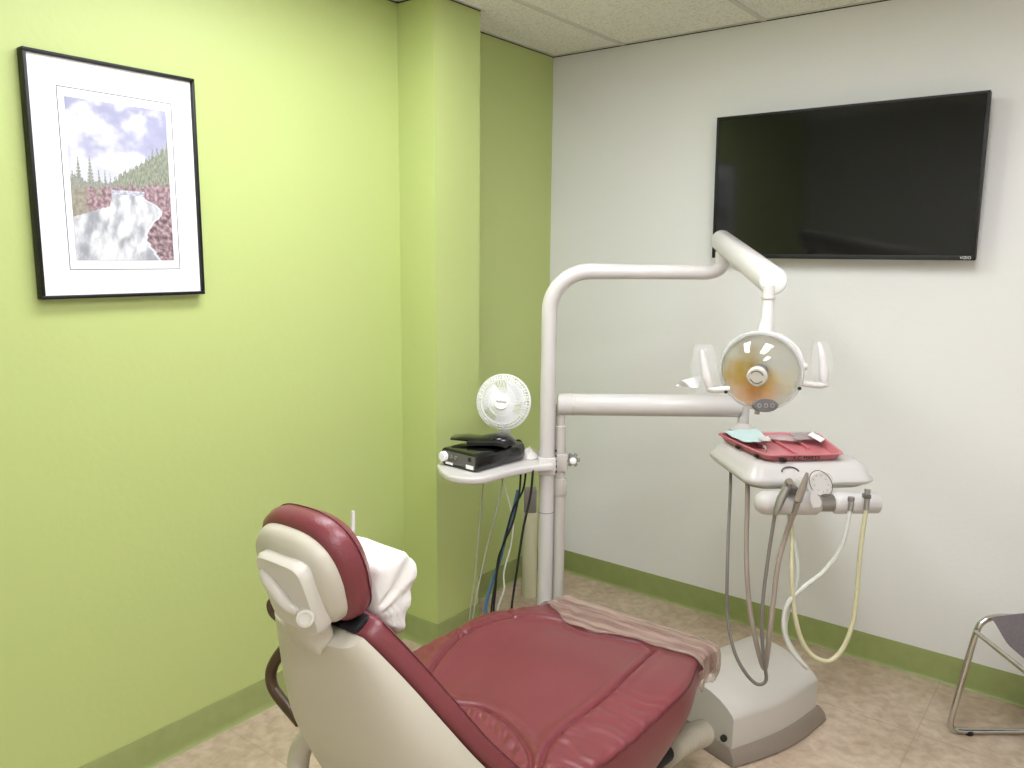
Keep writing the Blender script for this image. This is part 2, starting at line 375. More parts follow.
def landscape(u, v):
    # u: left to right, v: bottom to top -> srgb 0..1 colour of the printed photograph
    def nz(x, y, s, z=0): return noise.fractal(Vector((x*s, y*s, z)), 1.0, 2.0, 4)
    sky = Vector((.74, .74, .86))
    c = nz(u*1.0+3, v*1.9, 3.2)
    band = math.exp(-((v-(.80-.28*u))/.12)**2)
    cl = smooth(.45+c*1.3+band*.55-.25*(u > .75))
    col = sky.lerp(Vector((.97, .97, 1)), cl)
    col = col.lerp(Vector((.66, .66, .80)), smooth((v-.86)*5 - c*1.5)*.6)
    col = col.lerp(Vector((.96, .97, 1)), smooth((.72-v)*5)*.7)
    ridge = .50 + max(0, u-.38)*.40 + .05*abs(nz(u, 1, 22)) + .03*nz(u, 3, 70)
    if u < .42: ridge = .50+.03*nz(u, 3, 30)+(.02 if u < .12 else 0)
    for tx, th, tw in ((.02, .56, .04), (.08, .645, .034), (.19, .655, .034), (.27, .585, .022), (.33, .575, .025), (.38, .56, .02), (.99, .80, .05), (.94, .77, .04), (.88, .76, .04), (.83, .745, .035), (.77, .68, .035), (.71, .66, .035), (.65, .63, .035), (.59, .60, .03), (.53, .58, .03), (.48, .55, .03)):
        if v < th and abs(u-tx) < tw*min(1, (th-v)/.18+.08)*(.45+.65*abs(math.sin(v*150+tx*40))): ridge = max(ridge, v+.001)
    if v < ridge:
        g_ = max(0, min(1, .5+.8*nz(u, v*.5, 75, 2)))
        col = Vector((.40, .45, .36)).lerp(Vector((.72, .74, .60)), g_).lerp(Vector((.72, .70, .74)), .22 if u > .4 else .4)
    lower = .47+.10*max(0, u-.5)+.03*nz(u, v, 14)
    if v < lower:
        g_ = max(0, min(1, .5+.8*nz(u, v*1.3, 34, 5)))
        col = Vector((.48, .37, .40)).lerp(Vector((.84, .71, .73)), g_)
        col = col.lerp(Vector((.66, .68, .54)), .6*smooth((.26-u+.25*nz(u, v, 9))*8))
    if .40 < v < .455 and .38 < u < .72: col = Vector((.66, .65, .74)).lerp(Vector((.97, .97, 1)), max(0, min(1, .5+.9*nz(u*3, v*9, 10))))
    XR = ((.44, .62), (.40, .74), (.37, .84), (.33, .91), (.28, .86), (.22, .76), (.14, .72), (.07, .78), (0, .86))
    xr = .62
    for (va, xa), (vb, xb) in zip(XR, XR[1:]):
        if vb <= v <= va: t = (va-v)/(va-vb); xr = xa+(xb-xa)*t
    xr += .02*nz(0, v, 25)
    top_ = .27+.22*u if u < .36 else (.35+(u-.36)*2.2 if u < .40 else .425)
    if v < top_+.006*nz(u, 7, 40) and u < xr:
        g_ = smooth(.58+.85*nz(u*2.2-v, v*1.8+u*.8, 4, 8)+.25*math.exp(-((u-(.45+.9*(v-.2)))/.16)**2))
        col = Vector((.66, .67, .70)).lerp(Vector((.98, .98, .99)), g_)
        if u > xr-.03: col = Vector((.95, .95, .97))
    elif v < .33 and u >= xr:
        g_ = max(0, min(1, .48+1.0*nz(u*1.2+v*.5, v*1.8, 20, 6))); col = Vector((.40, .31, .33)).lerp(Vector((.84, .71, .73)), g_)
    return col.lerp(Vector((.98, .98, 1)), .06)*.86
NU, NV = 170, 240
py0, py1, pz0, pz1 = -2.157, -1.890, 1.501, 1.9065
pb = B().grid(lambda a, b: Vector((.0222, py0+(py1-py0)*a, pz0+(pz1-pz0)*b)), NU, NV)
po = pb.build('photo_print', bpy.data.materials.new('printed_photo'), pic, flat=True)
po['label'] = 'river rapids between pine trees and red rocks'
ca = po.data.color_attributes.new('print', 'FLOAT_COLOR', 'POINT')
for j in range(NV):
    for i in range(NU):
        c = landscape(i/(NU-1), j/(NV-1)); c = [max(0, min(1, q)) for q in c]
        ca.data[j*NU+i].color = (*lin([q*255 for q in c]), 1)
pm = po.data.materials[0]; pm.use_nodes = True
an = pm.node_tree.nodes.new('ShaderNodeAttribute'); an.attribute_name = 'print'
pm.node_tree.links.new(an.outputs['Color'], pm.node_tree.nodes['Principled BSDF'].inputs['Base Color'])
pm.node_tree.nodes['Principled BSDF'].inputs['Roughness'].default_value = .5

# ------------------------------------------------------------------ television
tx0, tx1, tz0, tz1 = .838, 1.760, 1.521, 2.058
tv = thing('television', 'large black flat screen television mounted high on the off-white wall', 'television', ((tx0+tx1)/2, 0, tz0))
th_ = math.radians(1.6); TY = Vector((0, math.cos(th_), math.sin(th_)*0)); 
tc_ = Vector(((tx0+tx1)/2, -.075, (tz0+tz1)/2))
tvX = Vector((1, 0, 0)); tvZ = Vector((0, -math.sin(th_), math.cos(th_))); tvY = tvZ.cross(tvX)
AX = (tvX, tvY, tvZ); W2, H2 = tx1-tx0, tz1-tz0
B().box(tc_+tvY*.012, (W2, .026, H2), AX, bevel=.005).build('housing', M['black'], tv)
bz = B(); bw = .009
for c, s_ in (((0, 0, H2/2-bw/2), (W2, .006, bw)), ((0, 0, -H2/2+.008), (W2, .006, .016)), ((-W2/2+bw/2, 0, 0), (bw, .006, H2)), ((W2/2-bw/2, 0, 0), (bw, .006, H2))):
    bz.box(tc_+tvX*c[0]+tvY*-.003+tvZ*c[2], s_, AX, bevel=.0015)
bz.build('bezel', M['black'], tv)
B().box(tc_+tvY*-.001+tvZ*.0035, (W2-.018, .003, H2-.025), AX).build('screen', M['screen'], tv, flat=True)
text('logo', 'VIZIO', .013, tc_+tvX*(W2/2-.028)+tvY*-.0065+tvZ*(-H2/2+.0085), tvX, tvZ, M['paper'], tv)
B().box(((tx0+tx1)/2, -.025, (tz0+tz1)/2), (.42, .05, .26), bevel=.004).build('wall_mount', M['black'], tv)

# ------------------------------------------------------------------ dental chair (built in its own frame: y towards the feet)
CA = 0.0
chair = thing('dental_chair', 'maroon vinyl dental chair with a beige plastic back shell', 'dental chair', (1.11, -1.5, 0), CA)
CXv = Vector((math.cos(CA), math.sin(CA), 0)); CYv = Vector((-math.sin(CA), math.cos(CA), 0)); CO = Vector((1.11, -1.5, 0))
def c2w(x, y, z): return CO + CXv*x + CYv*y + Z*z

def seglines(p, lines):
    best = 9; 
    for L_ in lines:
        for a, b in zip(L_, L_[1:]):
            ax, ay = a; bx, by = b; dx, dy = bx-ax, by-ay; t = max(0, min(1, ((p[0]-ax)*dx+(p[1]-ay)*dy)/(dx*dx+dy*dy)))
            d = math.hypot(p[0]-ax-dx*t, p[1]-ay-dy*t)
            if d < best: best = d
    return best
def sp2(L_): return [(q.x, q.y) for q in spline([Vector((a, b, 0)) for a, b in L_], 5)]
panel = sp2([(-.165, -.36), (-.207, -.28), (-.253, -.155), (-.272, -.02), (-.235, .11), (-.175, .19), (-.11, .21)])
panel2 = sp2([(-.115, .205), (-.045, .192), (.07, .232), (.144, .222), (.163, .145), (.185, -.025), (.190, -.144), (.187, -.263), (.198, -.345), (.23, -.42)])
patch = sp2([(-.13, -.345), (-.072, -.337), (-.019, -.311), (.061, -.319), (.147, -.36), (.204, -.414), (.21, -.45)])
tucks = [[(-.262, -.10), (-.325, -.06)], [(-.262, -.06), (-.32, -.075)], [(-.235, .105), (-.31, .15)]]
lines = [panel, panel2, patch]
YT = .425
def seat_hw(y): return .325 - .062*smooth((y-.02)/.30) - .02*smooth((-.2-y)/.25)
def seat_z(y): return .492 - .040*smooth(y/.42)
def seat_fn(u, v):
    # u across 0..1, v along 0..1
    y = -.46 + v*(YT+.46); hw = seat_hw(y); dy = YT-y
    if dy < .07: hw -= .07*(1-math.sqrt(max(0, 1-((.07-dy)/.07)**2)))*.8
    uu = (u*2-1); a = abs(uu); sg = 1 if uu > 0 else -1
    flat_ = .86; th = .095+.09*smooth((.25-y)/.4)
    if a < flat_: x = sg*a/flat_*(hw-.018); dz = 0
    else:
        t = (a-flat_)/(1-flat_)
        if t < .4: q = t/.4*PI/2; x = sg*(hw-.018+.018*math.sin(q)); dz = -.018*(1-math.cos(q))
        else: q = (t-.4)/.6; x = sg*(hw+.010*math.sin(q*PI)-.03*q*q); dz = -.018 - (th-.018)*q
    z = seat_z(y)+dz
    top = dz > -.012
    if top: z += .010*smooth((abs(x)-.12)/.12)*smooth((.38-y)/.2)
    if y > YT-.06 and dz > -.03: z -= .035*((y-YT+.06)/.06)**2
    if top:
        d = seglines((x, y), lines); z -= .009*math.exp(-(d/.0045)**2); z += .0035*math.exp(-((d-.018)/.012)**2)
        d2 = seglines((x, y), tucks); z -= .006*math.exp(-(d2/.004)**2)
        nn = noise.noise(Vector((x*14, y*14, 0)))
        dp = seglines((x, y), [patch])
        inside = smooth(((x+y*.9+.35) if y < -.31 else 0)*6)
        if ((x-.04)/.20)**2+((y+.47)/.155)**2 < 1: z += .0026*math.sin((x*1.05+y*.2)*150+nn*2.5)*math.exp(-((dp-.030)/.014)**2)*1.25
        if x > .17 and y < .02: z += .0016*(math.sin(y*135+nn*4)+.6*math.sin(y*61+x*30))*smooth((x-.18)/.03)*smooth((.02-y)/.12)
        if x < -.25 and y < .2: z += .0014*math.sin(y*105+x*50+nn*3)*smooth((-.25-x)/.02)
        z += .003*noise.noise(Vector((x*5, y*5, 1)))
    return Vector((x, y, z))
sb = B().grid(seat_fn, 210, 230)
def seat_under(u, v):
    e0 = seat_fn(0, v); e1 = seat_fn(1, v); return e0.lerp(e1, u)
sb.grid(seat_under, 6, 12)
sb.add([seat_fn(i/60, 1) for i in range(61)], [tuple(range(61))])
seat = sb.build('seat', M['vinyl'], chair, local=True, angle=80)
for sgn in (-1, 1):
    pts = [seat_fn(.5+sgn*.5*(.86+.14*.30), k/69*.94)+Vector((sgn*.0006, 0, .0006)) for k in range(70)]
    B().tube(pts, .0011, 6).build('seam_piping', M['vinyl_seam'], chair, local=True)

# underframe and base
B().box((0, -.05, .30), (.34, .55, .05), bevel=.012).build('seat_frame', M['taupe'], chair, local=True)
bs = B(); bs.prism([(-.2, -.32), (.2, -.32), (.22, -.1), (.2, .25), (0, .30), (-.2, .25), (-.22, -.1)], 0, .06, bevel=.015)
bs.build('floor_base', M['taupe'], chair, local=True)
B().loft([[Vector((math.cos(t)*a, -.05+math.sin(t)*b, z)) for t in [2*PI*k/24 for k in range(24)]] for a, b, z in ((.15, .17, .055), (.14, .16, .12), (.12, .14, .20), (.13, .16, .28))]).build('lift_column', M['shell'], chair, local=True)

# backrest: spine in the y-z plane
BK = [(-.40, .37, .285), (-.47, .46, .28), (-.535, .545, .258), (-.60, .63, .232), (-.655, .715, .205), (-.705, .80, .168), (-.745, .865, .135), (-.768, .90, .115)]
def bk(t):
    f = t*(len(BK)-1); i = min(int(f), len(BK)-2); q = f-i
    a = BK[max(i-1, 0)]; b = BK[i]; c = BK[i+1]; d = BK[min(i+2, len(BK)-1)]
    return [ .5*((2*b[k]) + (c[k]-a[k])*q + (2*a[k]-5*b[k]+4*c[k]-d[k])*q*q + (3*b[k]-a[k]-3*c[k]+d[k])*q**3) for k in range(3)]
def bfr(t):
    y, z, w_ = bk(t); y2, z2, _ = bk(min(t+.01, 1)); y1, z1, _ = bk(max(t-.01, 0))
    tv_ = Vector((0, y2-y1, z2-z1)).normalized(); n = Vector((0, tv_.z, -tv_.y))   # n points to the front (sitter's side)
    return Vector((0, y, z)), w_, n, tv_
def cushion_ring(t, th=.058, n=44):
    c, w_, nn, tt = bfr(t); c = c + nn*.0085; end = 1
    if t > .9: end = math.sqrt(max(.0, 1-((t-.9)/.1)**2)); w_ = w_*(.62+.38*end)
    out = []
    for k in range(n):
        a = 2*PI*k/n; ca, sa = math.cos(a), math.sin(a)
        x = w_*math.copysign(abs(ca)**.30, ca); d = (th/2*(.5+.5*end))*math.copysign(abs(sa)**.62, sa)
        if sa > 0: d -= .018*math.exp(-(x/(w_*.6))**2)   # hollow front
        out.append(c + nn*(d+.002) + Vector((x, 0, 0)))
    return out
B().loft([cushion_ring(k/30) for k in range(31)]).build('backrest', M['vinyl'], chair, local=True, angle=60)
pts = []
for k in range(40):
    t = k/39*.93; c, w_, nn, tt = bfr(t); pts.append(c+nn*.026+Vector((w_*.985, 0, 0)))
B().tube(pts, .0011, 6).build('backrest_piping', M['vinyl_seam'], chair, local=True)
def shell_ring(t, n=40):
    c, w_, nn, tt = bfr(t)
    D = [.15, .155, .14, .115, .08, .05, .035]; f = t*6; i = min(int(f), 5); q = f-i; q = q
    dep = D[i]*(1-q)+D[i+1]*q
    out = []
    for k in range(n):
        a = PI*k/(n-1); ca, sa = math.cos(a), math.sin(a)
        x = (w_-.004)*math.copysign(abs(ca)**.62, ca); d = -dep*(sa**.75)
        out.append(c + nn*(d-.014) + Vector((x, 0, 0)))
    return out
sh = B().loft([shell_ring(-.0+k/36*.97) for k in range(37)])
sh.build('back_shell', M['shell'], chair, local=True, angle=60)
# lower skirt of the shell, going down behind the seat
def skirt(t):
    y = -.36-.0*t; out = []
    c = Vector((0, -.47+.06*t, .42-.20*t)); w_ = .27-.08*t; dep = .19-.05*t
    for k in range(40):
        a = 2*PI*k/40; ca, sa = math.cos(a), math.sin(a)
        out.append(c+Vector((w_*math.copysign(abs(ca)**.6, ca), dep*.55*math.copysign(abs(sa)**.8, sa)-.03, 0)))
    return out
B().loft([skirt(k/6) for k in range(7)]).build('hinge_cover', M['shell'], chair, local=True, angle=60)

# headrest
HC = Vector((.018, -.785, 1.005)); HT = math.radians(72); HS = .76
hX1 = Vector((1, 0, 0)); hT1 = Vector((0, -math.cos(HT), math.sin(HT))); hN1 = Vector((0, math.sin(HT), math.cos(HT)))
hX, hT, hN = hX1*HS, hT1*HS, hN1*HS
def hout(a, w_, h_, p=.72):
    ca, sa = math.cos(a), math.sin(a)
    y = h_*math.copysign(abs(sa)**p, sa); x = w_*math.copysign(abs(ca)**p, ca)
    if sa < 0: x *= .97
    return x, y
def hring(w_, h_, dn, p=.72, n=48): return [HC + hX*q[0] + hT*q[1] + hN*dn for q in [hout(2*PI*k/n, w_, h_, p) for k in range(n)]]
hb = B().loft([hring(.02, .02, .034), hring(.10, .09, .037), hring(.128, .116, .032), hring(.145, .132, .012), hring(.150, .137, -.012), hring(.145, .132, -.034), hring(.134, .121, -.046), hring(.10, .09, -.046)])
hb.build('headrest', M['vinyl'], chair, local=True, angle=70)
B().tube([q+hN*.0 for q in hring(.1465, .1335, .010)], .0009, 6, closed=True).build('headrest_piping', M['vinyl_seam'], chair, local=True)
hs = B().loft([hring(.132, .119, -.040), hring(.130, .117, -.060), hring(.118, .105, -.078), hring(.09, .08, -.088), hring(.02, .02, -.090)])
hs.build('headrest_shell', M['shell'], chair, local=True, angle=60)
# adjuster housing on the back of the headrest
hbx = B()
def rrect(cx_, cy_, w_, h_, dn, p=.35, n=40): return [HC + hX*(cx_+w_*math.copysign(abs(math.cos(a))**p, math.cos(a))) + hT*(cy_+h_*math.copysign(abs(math.sin(a))**p, math.sin(a))) + hN*dn for a in [2*PI*k/n for k in range(n)]]
hbx.loft([rrect(.014, -.014, .080, .090, -.075), rrect(.014, -.014, .083, .094, -.102), rrect(.014, -.014, .077, .088, -.114), rrect(.014, -.014, .05, .06, -.118)])
ho = hbx.build('adjuster_housing', M['shell_lt'], chair, local=True, angle=50)
hb2 = B().loft([rrect(-.005, -.10, .06, .07, -.06), rrect(-.005, -.115, .055, .07, -.10), rrect(-.005, -.12, .04, .055, -.11)])
hb2.build('adjuster_arm', M['shell'], chair, local=True, angle=50)
# sculpted release lever on the housing and the round pivot caps
lv = B()
c0 = HC+hN*-.116+hT*.002+hX*.010
lv.tube(spline([c0+hX*-.055+hT*.035, c0+hX*-.03+hT*.025+hN*-.008, c0+hX*0+hT*-.005+hN*-.010, c0+hX*.02+hT*-.03+hN*-.008, c0+hX*.045+hT*-.045]), [.006+.006*math.sin(PI*k/32) for k in range(33)], 12)
lv.build('release_lever', M['shell_lt'], chair, local=True)
pv = HC+hX*.066+hT*-.048+hN*-.116
B().lathe([(.0, -.02), (.026, -.02), (.029, -.014), (.029, .014), (.026, .019), (.018, .020), (.017, .018), (0, .018)], pv, (.75, -.62, .2), 32, sx=HS*.72, sy=HS*.72).build('pivot_cap', M['shell_lt'], chair, local=True)
B().box(HC+hT*-.141+hN*-.012, (.215, .018, .060), (hX, hT, hN), bevel=.012).build('neck_gap_shade', M['dark_rubber'], chair, local=True)  # dark block put in for the shade in the gap below the headrest

# dark brown curved handles and a beige bracket showing past the left edge of the shell
for pts, r_a in ((((292, 640, 1.72), (279, 655, 1.74), (271.5, 670, 1.75), (272, 684, 1.75), (279, 697, 1.74), (300, 722, 1.70)), .0125), (((285, 596, 1.62), (273, 601, 1.62), (271, 607, 1.62), (275, 615, 1.62), (288, 624, 1.60)), .009)):
    ao = B().tube(spline([at(*p) for p in pts]), r_a, 12).build('side_handle', M['brown'], chair)
    ao['label'] = 'dark brown curved handle'
B().tube(spline([at(*p) for p in ((330, 722, 1.72), (305, 742, 1.74), (298, 765, 1.74), (301, 800, 1.70), (318, 835, 1.66))]), [.024]*33, 14).build('arm_bracket', M['shell'], chair)

# plastic cover over the toe end
CB = [(-.30, .31), (-.26, .29), (-.19, .245), (-.10, .192), (-.035, .190), (.08, .236), (.15, .232), (.22, .235), (.30, .215)]
def cover_y(x):
    for (a, b), (c, d) in zip(CB, CB[1:]):
        if x <= c: t = max(0, (x-a)/(c-a)); return b+(d-b)*smooth(t)
    return CB[-1][1]
def toe(u, v):
    # u across 0..1; v from the seat side over the toe edge, then hanging
    uu = u*2-1; x0 = uu*.27; yb = cover_y(x0); y = yb+v*(YT+.008-yb)
    x, z = cov_xz(uu, y)
    fold = .0010*math.sin(uu*23+v*13)+.0020*noise.noise(Vector((uu*4, v*8, 3)))+.0014*math.sin(v*27+uu*6)
    return Vector((x, y, z+fold))
def cov_xz(uu, y):
    hw = seat_hw(y)+.007; dy = YT+.008-y
    if dy < .07: hw -= .07*(1-math.sqrt(max(0, 1-((.07-dy)/.07)**2)))*.8
    x = uu*hw; z = seat_z(min(y, YT))+.010+.010*smooth((abs(x)-.12)/.12)*smooth((.38-y)/.2)
    if y > YT-.05: z -= .030*((y-YT+.05)/.058)**2
    if abs(uu) > .9: z -= .012*((abs(uu)-.9)/.1)**2
    return x, z
tb = B().grid(toe, 90, 50)
# hanging skirt all round the toe end
path_ = [toe(1, k/39) for k in range(40)] + [toe(1-k/50, 1) for k in range(1, 50)] + [toe(0, 1-k/39) for k in range(40)]
np_ = len(path_)
def skirt_fn(u, v):
    i = u*(np_-1); a = path_[int(i)]; b = path_[min(int(i)+1, np_-1)]; p = a.lerp(b, i-int(i))
    q0 = path_[max(int(i)-3, 0)]; q1 = path_[min(int(i)+4, np_-1)]; t = (q1-q0); t.z = 0; t.normalize(); n = Vector((-t.y, t.x, 0))
    if n.dot(Vector((p.x, p.y-.2, 0))) < 0: n = -n
    hang = .088*smooth(min(u, 1-u)/.10+.35)+.006*math.sin(u*37)
    bul = .010*math.sin(min(1, v*1.6)*PI/2)-.014*v*v
    fold = (.0022*math.sin(u*150+v*6)+.0020*math.sin(u*61-v*9))*v
    return p+n*(bul+fold)-Z*(v*hang)
tb.grid(skirt_fn, 260, 18)
tb.v = [c2w(*q) for q in tb.v]
def plastic():
    m = bpy.data.materials.new('clear_toe_cover'); m.use_nodes = True; nt = m.node_tree; nt.nodes.clear()
    o = nt.nodes.new('ShaderNodeOutputMaterial'); mx = nt.nodes.new('ShaderNodeMixShader')
    t = nt.nodes.new('ShaderNodeBsdfTransparent'); g_ = nt.nodes.new('ShaderNodeBsdfPrincipled')
    g_.inputs['Base Color'].default_value = (*lin((178, 152, 138)), 1); g_.inputs['Roughness'].default_value = .45
    n = nt.nodes.new('ShaderNodeTexNoise'); n.inputs['Scale'].default_value = 9; n.inputs['Detail'].default_value = 4
    tc = nt.nodes.new('ShaderNodeTexCoord'); mp = nt.nodes.new('ShaderNodeMapping'); mp.inputs['Scale'].default_value = (.6, 5, 2); mp.inputs['Rotation'].default_value = (0, 0, .25)
    nt.links.new(tc.outputs['Object'], mp.inputs[0]); nt.links.new(mp.outputs[0], n.inputs['Vector'])
    r = nt.nodes.new('ShaderNodeMapRange'); r.inputs['From Min'].default_value = .35; r.inputs['From Max'].default_value = .65; r.inputs['To Min'].default_value = .35; r.inputs['To Max'].default_value = .78
    nt.links.new(n.outputs['Fac'], r.inputs[0]); nt.links.new(r.outputs[0], mx.inputs[0])
    nt.links.new(t.outputs[0], mx.inputs[1]); nt.links.new(g_.outputs[0], mx.inputs[2]); nt.links.new(mx.outputs[0], o.inputs[0])
    return m
tag(tb.build('plastic_cover', plastic(), angle=80), 'wrinkled translucent plastic cover stretched over the toe end of the dental chair', 'cover')

# white covered pillow in front of the headrest
PSIDE = [(-.723, .993), (-.653, 1.005), (-.622, .967), (-.667, .839), (-.732, .910)]
PSIDE = [(y, z) for y, z in PSIDE]
def pil_ring(x, sc):
    cy_ = sum(p[0] for p in PSIDE)/len(PSIDE); cz_ = sum(p[1] for p in PSIDE)/len(PSIDE); out = []
    n = len(PSIDE)
    for i in range(n):
        a = Vector(PSIDE[i-1]); b = Vector(PSIDE[i]); d = Vector(PSIDE[(i+1) % n])
        A_ = b+(a-b).normalized()*min(.018, (a-b).length*.45); D_ = b+(d-b).normalized()*min(.018, (d-b).length*.45)
        E_ = b+(d-b)*.5
        for k in range(7): q = k/6; out.append(A_*(1-q)**2+b*2*q*(1-q)+D_*q*q)
        F_ = d+(b-d).normalized()*min(.018, (b-d).length*.45)
        for k in range(1, 7): out.append(D_.lerp(F_, k/7))
    res = []
    for i, p in enumerate(out):
        w1 = .0022*math.sin(i*.55+x*70)+.0030*noise.noise(Vector((p[0]*22, p[1]*22, x*22)))
        res.append(Vector((x, cy_+(p[0]-cy_)*(sc+w1*8*(sc > .8)), cz_+(p[1]-cz_)*(sc+w1*8*(sc > .8)))))
    return res
pil = B()
xs = [(-.095, .80), (-.090, .93), (-.075, 1.0), (-.03, 1.02), (.02, 1.02), (.055, 1.0), (.072, .985), (.080, .93), (.083, .87), (.085, .75), (.086, .6), (.087, .45), (.088, .3), (.088, .15), (.088, .02)]
pil.loft([pil_ring(x, sc_) for x, sc_ in xs])
oy_, oz_ = PSIDE[4][0]-.02, PSIDE[4][1]-.01
for v_ in pil.v:
    if v_.x > .045:
        dy_, dz_ = v_.y-oy_, v_.z-oz_; rr_2 = math.hypot(dy_, dz_); an_ = math.atan2(dz_, dy_)
        v_.x += (.0040*math.sin(an_*15+1)*smooth((rr_2-.015)/.04)*(1-smooth((rr_2-.10)/.07)) + .0025*noise.noise(Vector((v_.y*40, v_.z*40, 2))))
    v_.x += .014; v_.z -= .004
pil.v = [c2w(*q) for q in pil.v]
pr = thing('covered_pillow', 'white cloth covered pillow block strapped in front of the headrest', 'pillow', c2w(0, -.68, .85), CA)
pil.build('cover', M['cloth'], pr, angle=60)
B().tube([at(352.5, 545, 1.56), at(352.8, 522, 1.56), at(353, 511, 1.56)], [.0045, .0045, .004], 10).build('rod', M['enamel'], pr)

# ------------------------------------------------------------------ support posts and delivery arm
PD = 2.80
def vert(px, py, d, z0, z1):
    p = at(px, py, d); return Vector((p.x, p.y, z0)), Vector((p.x, p.y, z1))
post = thing('support_post', 'tall white enamel post curving over at the top, beside the green column', 'post', (*vert(547, 440, PD, 0, 0)[0],))
p0, p1 = vert(547.2, 440, PD, 0, 0); ztop = at(600, 271, PD).z
r1 = .0268
path = [p0+Z*.0, p0+Z*.8]
bend = .135
for k in range(0, 13):
    a = PI/2*k/12; path.append(p0 + Z*(ztop-bend+bend*math.sin(a)) + RH*(bend*(1-math.cos(a))))
e = at(701, 271.5, PD); hd = (e-p0).dot(RH)
path += [p0+Z*ztop+RH*(hd*.5), p0+Z*ztop+RH*hd]
rr_ = .030
tipx = (at(714.8, 262, PD)-p0).dot(RH)
for k in range(1, 9):
    a = PI/2*k/8; path.append(p0+Z*(ztop+rr_*(1-math.cos(a)))+RH*(hd+(tipx-hd)*math.sin(a)))
path.append(path[-1]+Z*.012)
rad = [r1]*(2+13) + [.0248, .024] + [.0225]*8 + [.0225]
B().tube(path, rad, 24).build('tube', M['enamel'], post, angle=50)
zj = at(545, 515.5, PD).z
B().lathe([(r1+.0006, 0), (r1+.0006, .0025)], p0+Z*zj, Z, 24).build('joint_line', M['grey_plastic'], post)
B().lathe([(.06, 0), (.06, .012), (.03, .02), (.028, .05)], p0, Z, 32).build('floor_flange', M['enamel_tan'], post)
top_end = path[-1]
B().box(at(702, 266.2, PD-.022), (.022, .003, .006), (RH, FH, Z)).build('worn_mark', M['dark_grey'], post)

darm = thing('delivery_arm', 'horizontal white arm on a second post carrying the instrument tray unit', 'arm', (*vert(560, 450, PD+.03, 0, 0)[0],))
q0 = vert(559.8, 450, PD+.035, 0, 0)[0]
za = at(600, 405, PD).z
zt = at(560, 427, PD).z; zc1 = at(560, 482, PD).z; zc2 = at(560, 499, PD).z
B().lathe([(.026, .0), (.026, .006), (.0235, .008), (.0235, zc2)], q0, Z, 24).build('lower_post', M['enamel_tan'], darm)
B().lathe([(.0265, zc2), (.0275, zc2+.004), (.0275, zc1-.004), (.0265, zc1)], q0, Z, 24).build('collar', M['enamel_tan'], darm)
B().lathe([(.0215, zc1), (.0215, zt), (.017, zt+.003), (.017, za)], q0, Z, 24).build('upper_post', M['enamel_tan'], darm)
aL = q0+Z*za-RH*.012; aR = at(741, 405.5, PD); aR = Vector((aR.x, aR.y, za))
AD = (aR-aL).normalized()
B().tube([aL, aL+AD*.004, aR-AD*.02, aR-AD*.004, aR], [.034, .0385, .0385, .0365, .030], 28).build('tube', M['enamel'], darm, angle=50)
B().lathe([(.0392, .0), (.0392, .006)], aL+AD*.05, AD, 28).build('seam_ring', M['enamel_tan'], darm)
hp = at(743, 425, PD)
B().lathe([(.046, .0), (.046, .014), (.034, .024), (.019, .036), (.019, .10)], Vector((hp.x, hp.y, at(743, 433, PD).z)), Z, 28).build('swivel_post', M['enamel'], darm, angle=45)
B().lathe([(.009, 0), (.009, .03)], Vector((0, 0, 0))+at(757, 414, PD-.03), Z, 12).build('lock_knob', M['grey_plastic'], darm)

# cream pipe behind
pp = atz(529, 596, 0); cp = thing('floor_pipe', 'short cream pipe standing on the floor behind the white posts', 'pipe', pp)
dp = (pp-CAM).dot(FW)
zpt = at(529, 497, dp+.15).z; zpt2 = at(529, 474, dp+.15).z
B().lathe([(.033, 0), (.033, zpt)], pp, Z, 24).build('pipe', M['conduit'], cp)
B().box(pp+Z*((zpt+zpt2)/2), (.055, .055, zpt2-zpt), (RH, FH, Z), bevel=.006).build('grey_cap', M['grey_plastic'], cp)

# ------------------------------------------------------------------ side shelf
SZ = .812
def poly_px(pts, z): return [(q.x, q.y) for q in [atz(a, b, z) for a, b in pts]]
shp = spline([Vector((a, b, 0)) for a, b in ((437, 464), (440, 470), (449, 475), (464, 477.5), (484, 477), (508, 471), (530, 466.5), (553, 464.5))], 4)
shp = [(q.x, q.y) for q in shp] + [(555, 457), (537, 449), (515, 447), (470, 449), (446, 455)]
shelf = thing('side_shelf', 'small white shelf clamped to the tall white post', 'shelf', atz(500, 465, SZ-.02))
B().prism(poly_px(shp, SZ), SZ-.024, SZ, bevel=.007).build('shelf_top', M['enamel'], shelf, angle=45)
pz = p0+Z*SZ
B().box(pz+Z*-.012-FH*.002, (.062, .062, .062), (RH, FH, Z), bevel=.006).build('post_clamp', M['enamel'], shelf)
B().box(q0+Z*(SZ-.008), (.055, .055, .062), (RH, FH, Z), bevel=.006).build('clamp_block', M['enamel_tan'], shelf)
kb = q0+Z*(SZ+.004)+RH*.045-FH*.02
kn = B().lathe([(0, -.014), (.016, -.014), (.018, -.008), (.018, .008), (.016, .014), (0, .014)], kb, -FH, 20)
for k in range(6):
    a = 2*PI*k/6; kn.tube([kb+(RH*math.cos(a)+Z*math.sin(a))*.012, kb+(RH*math.cos(a)+Z*math.sin(a))*.025], [.007, .006], 10)
kn.build('clamp_knob', M['steel'], shelf)
B().lathe([(0, .013), (.012, .013), (.012, .020), (.009, .022), (0, .022)], kb, -FH, 20).build('clamp_knob', M['fan_white'], shelf)
sc_ = B()
for k in range(5): sc_.lathe([(0, -.012), (.0032, -.012), (.0032, .003), (0, .003)], at(556, 451+5.2*k, PD-.012), -FH, 10)
sc_.build('set_screws', M['black'], shelf)

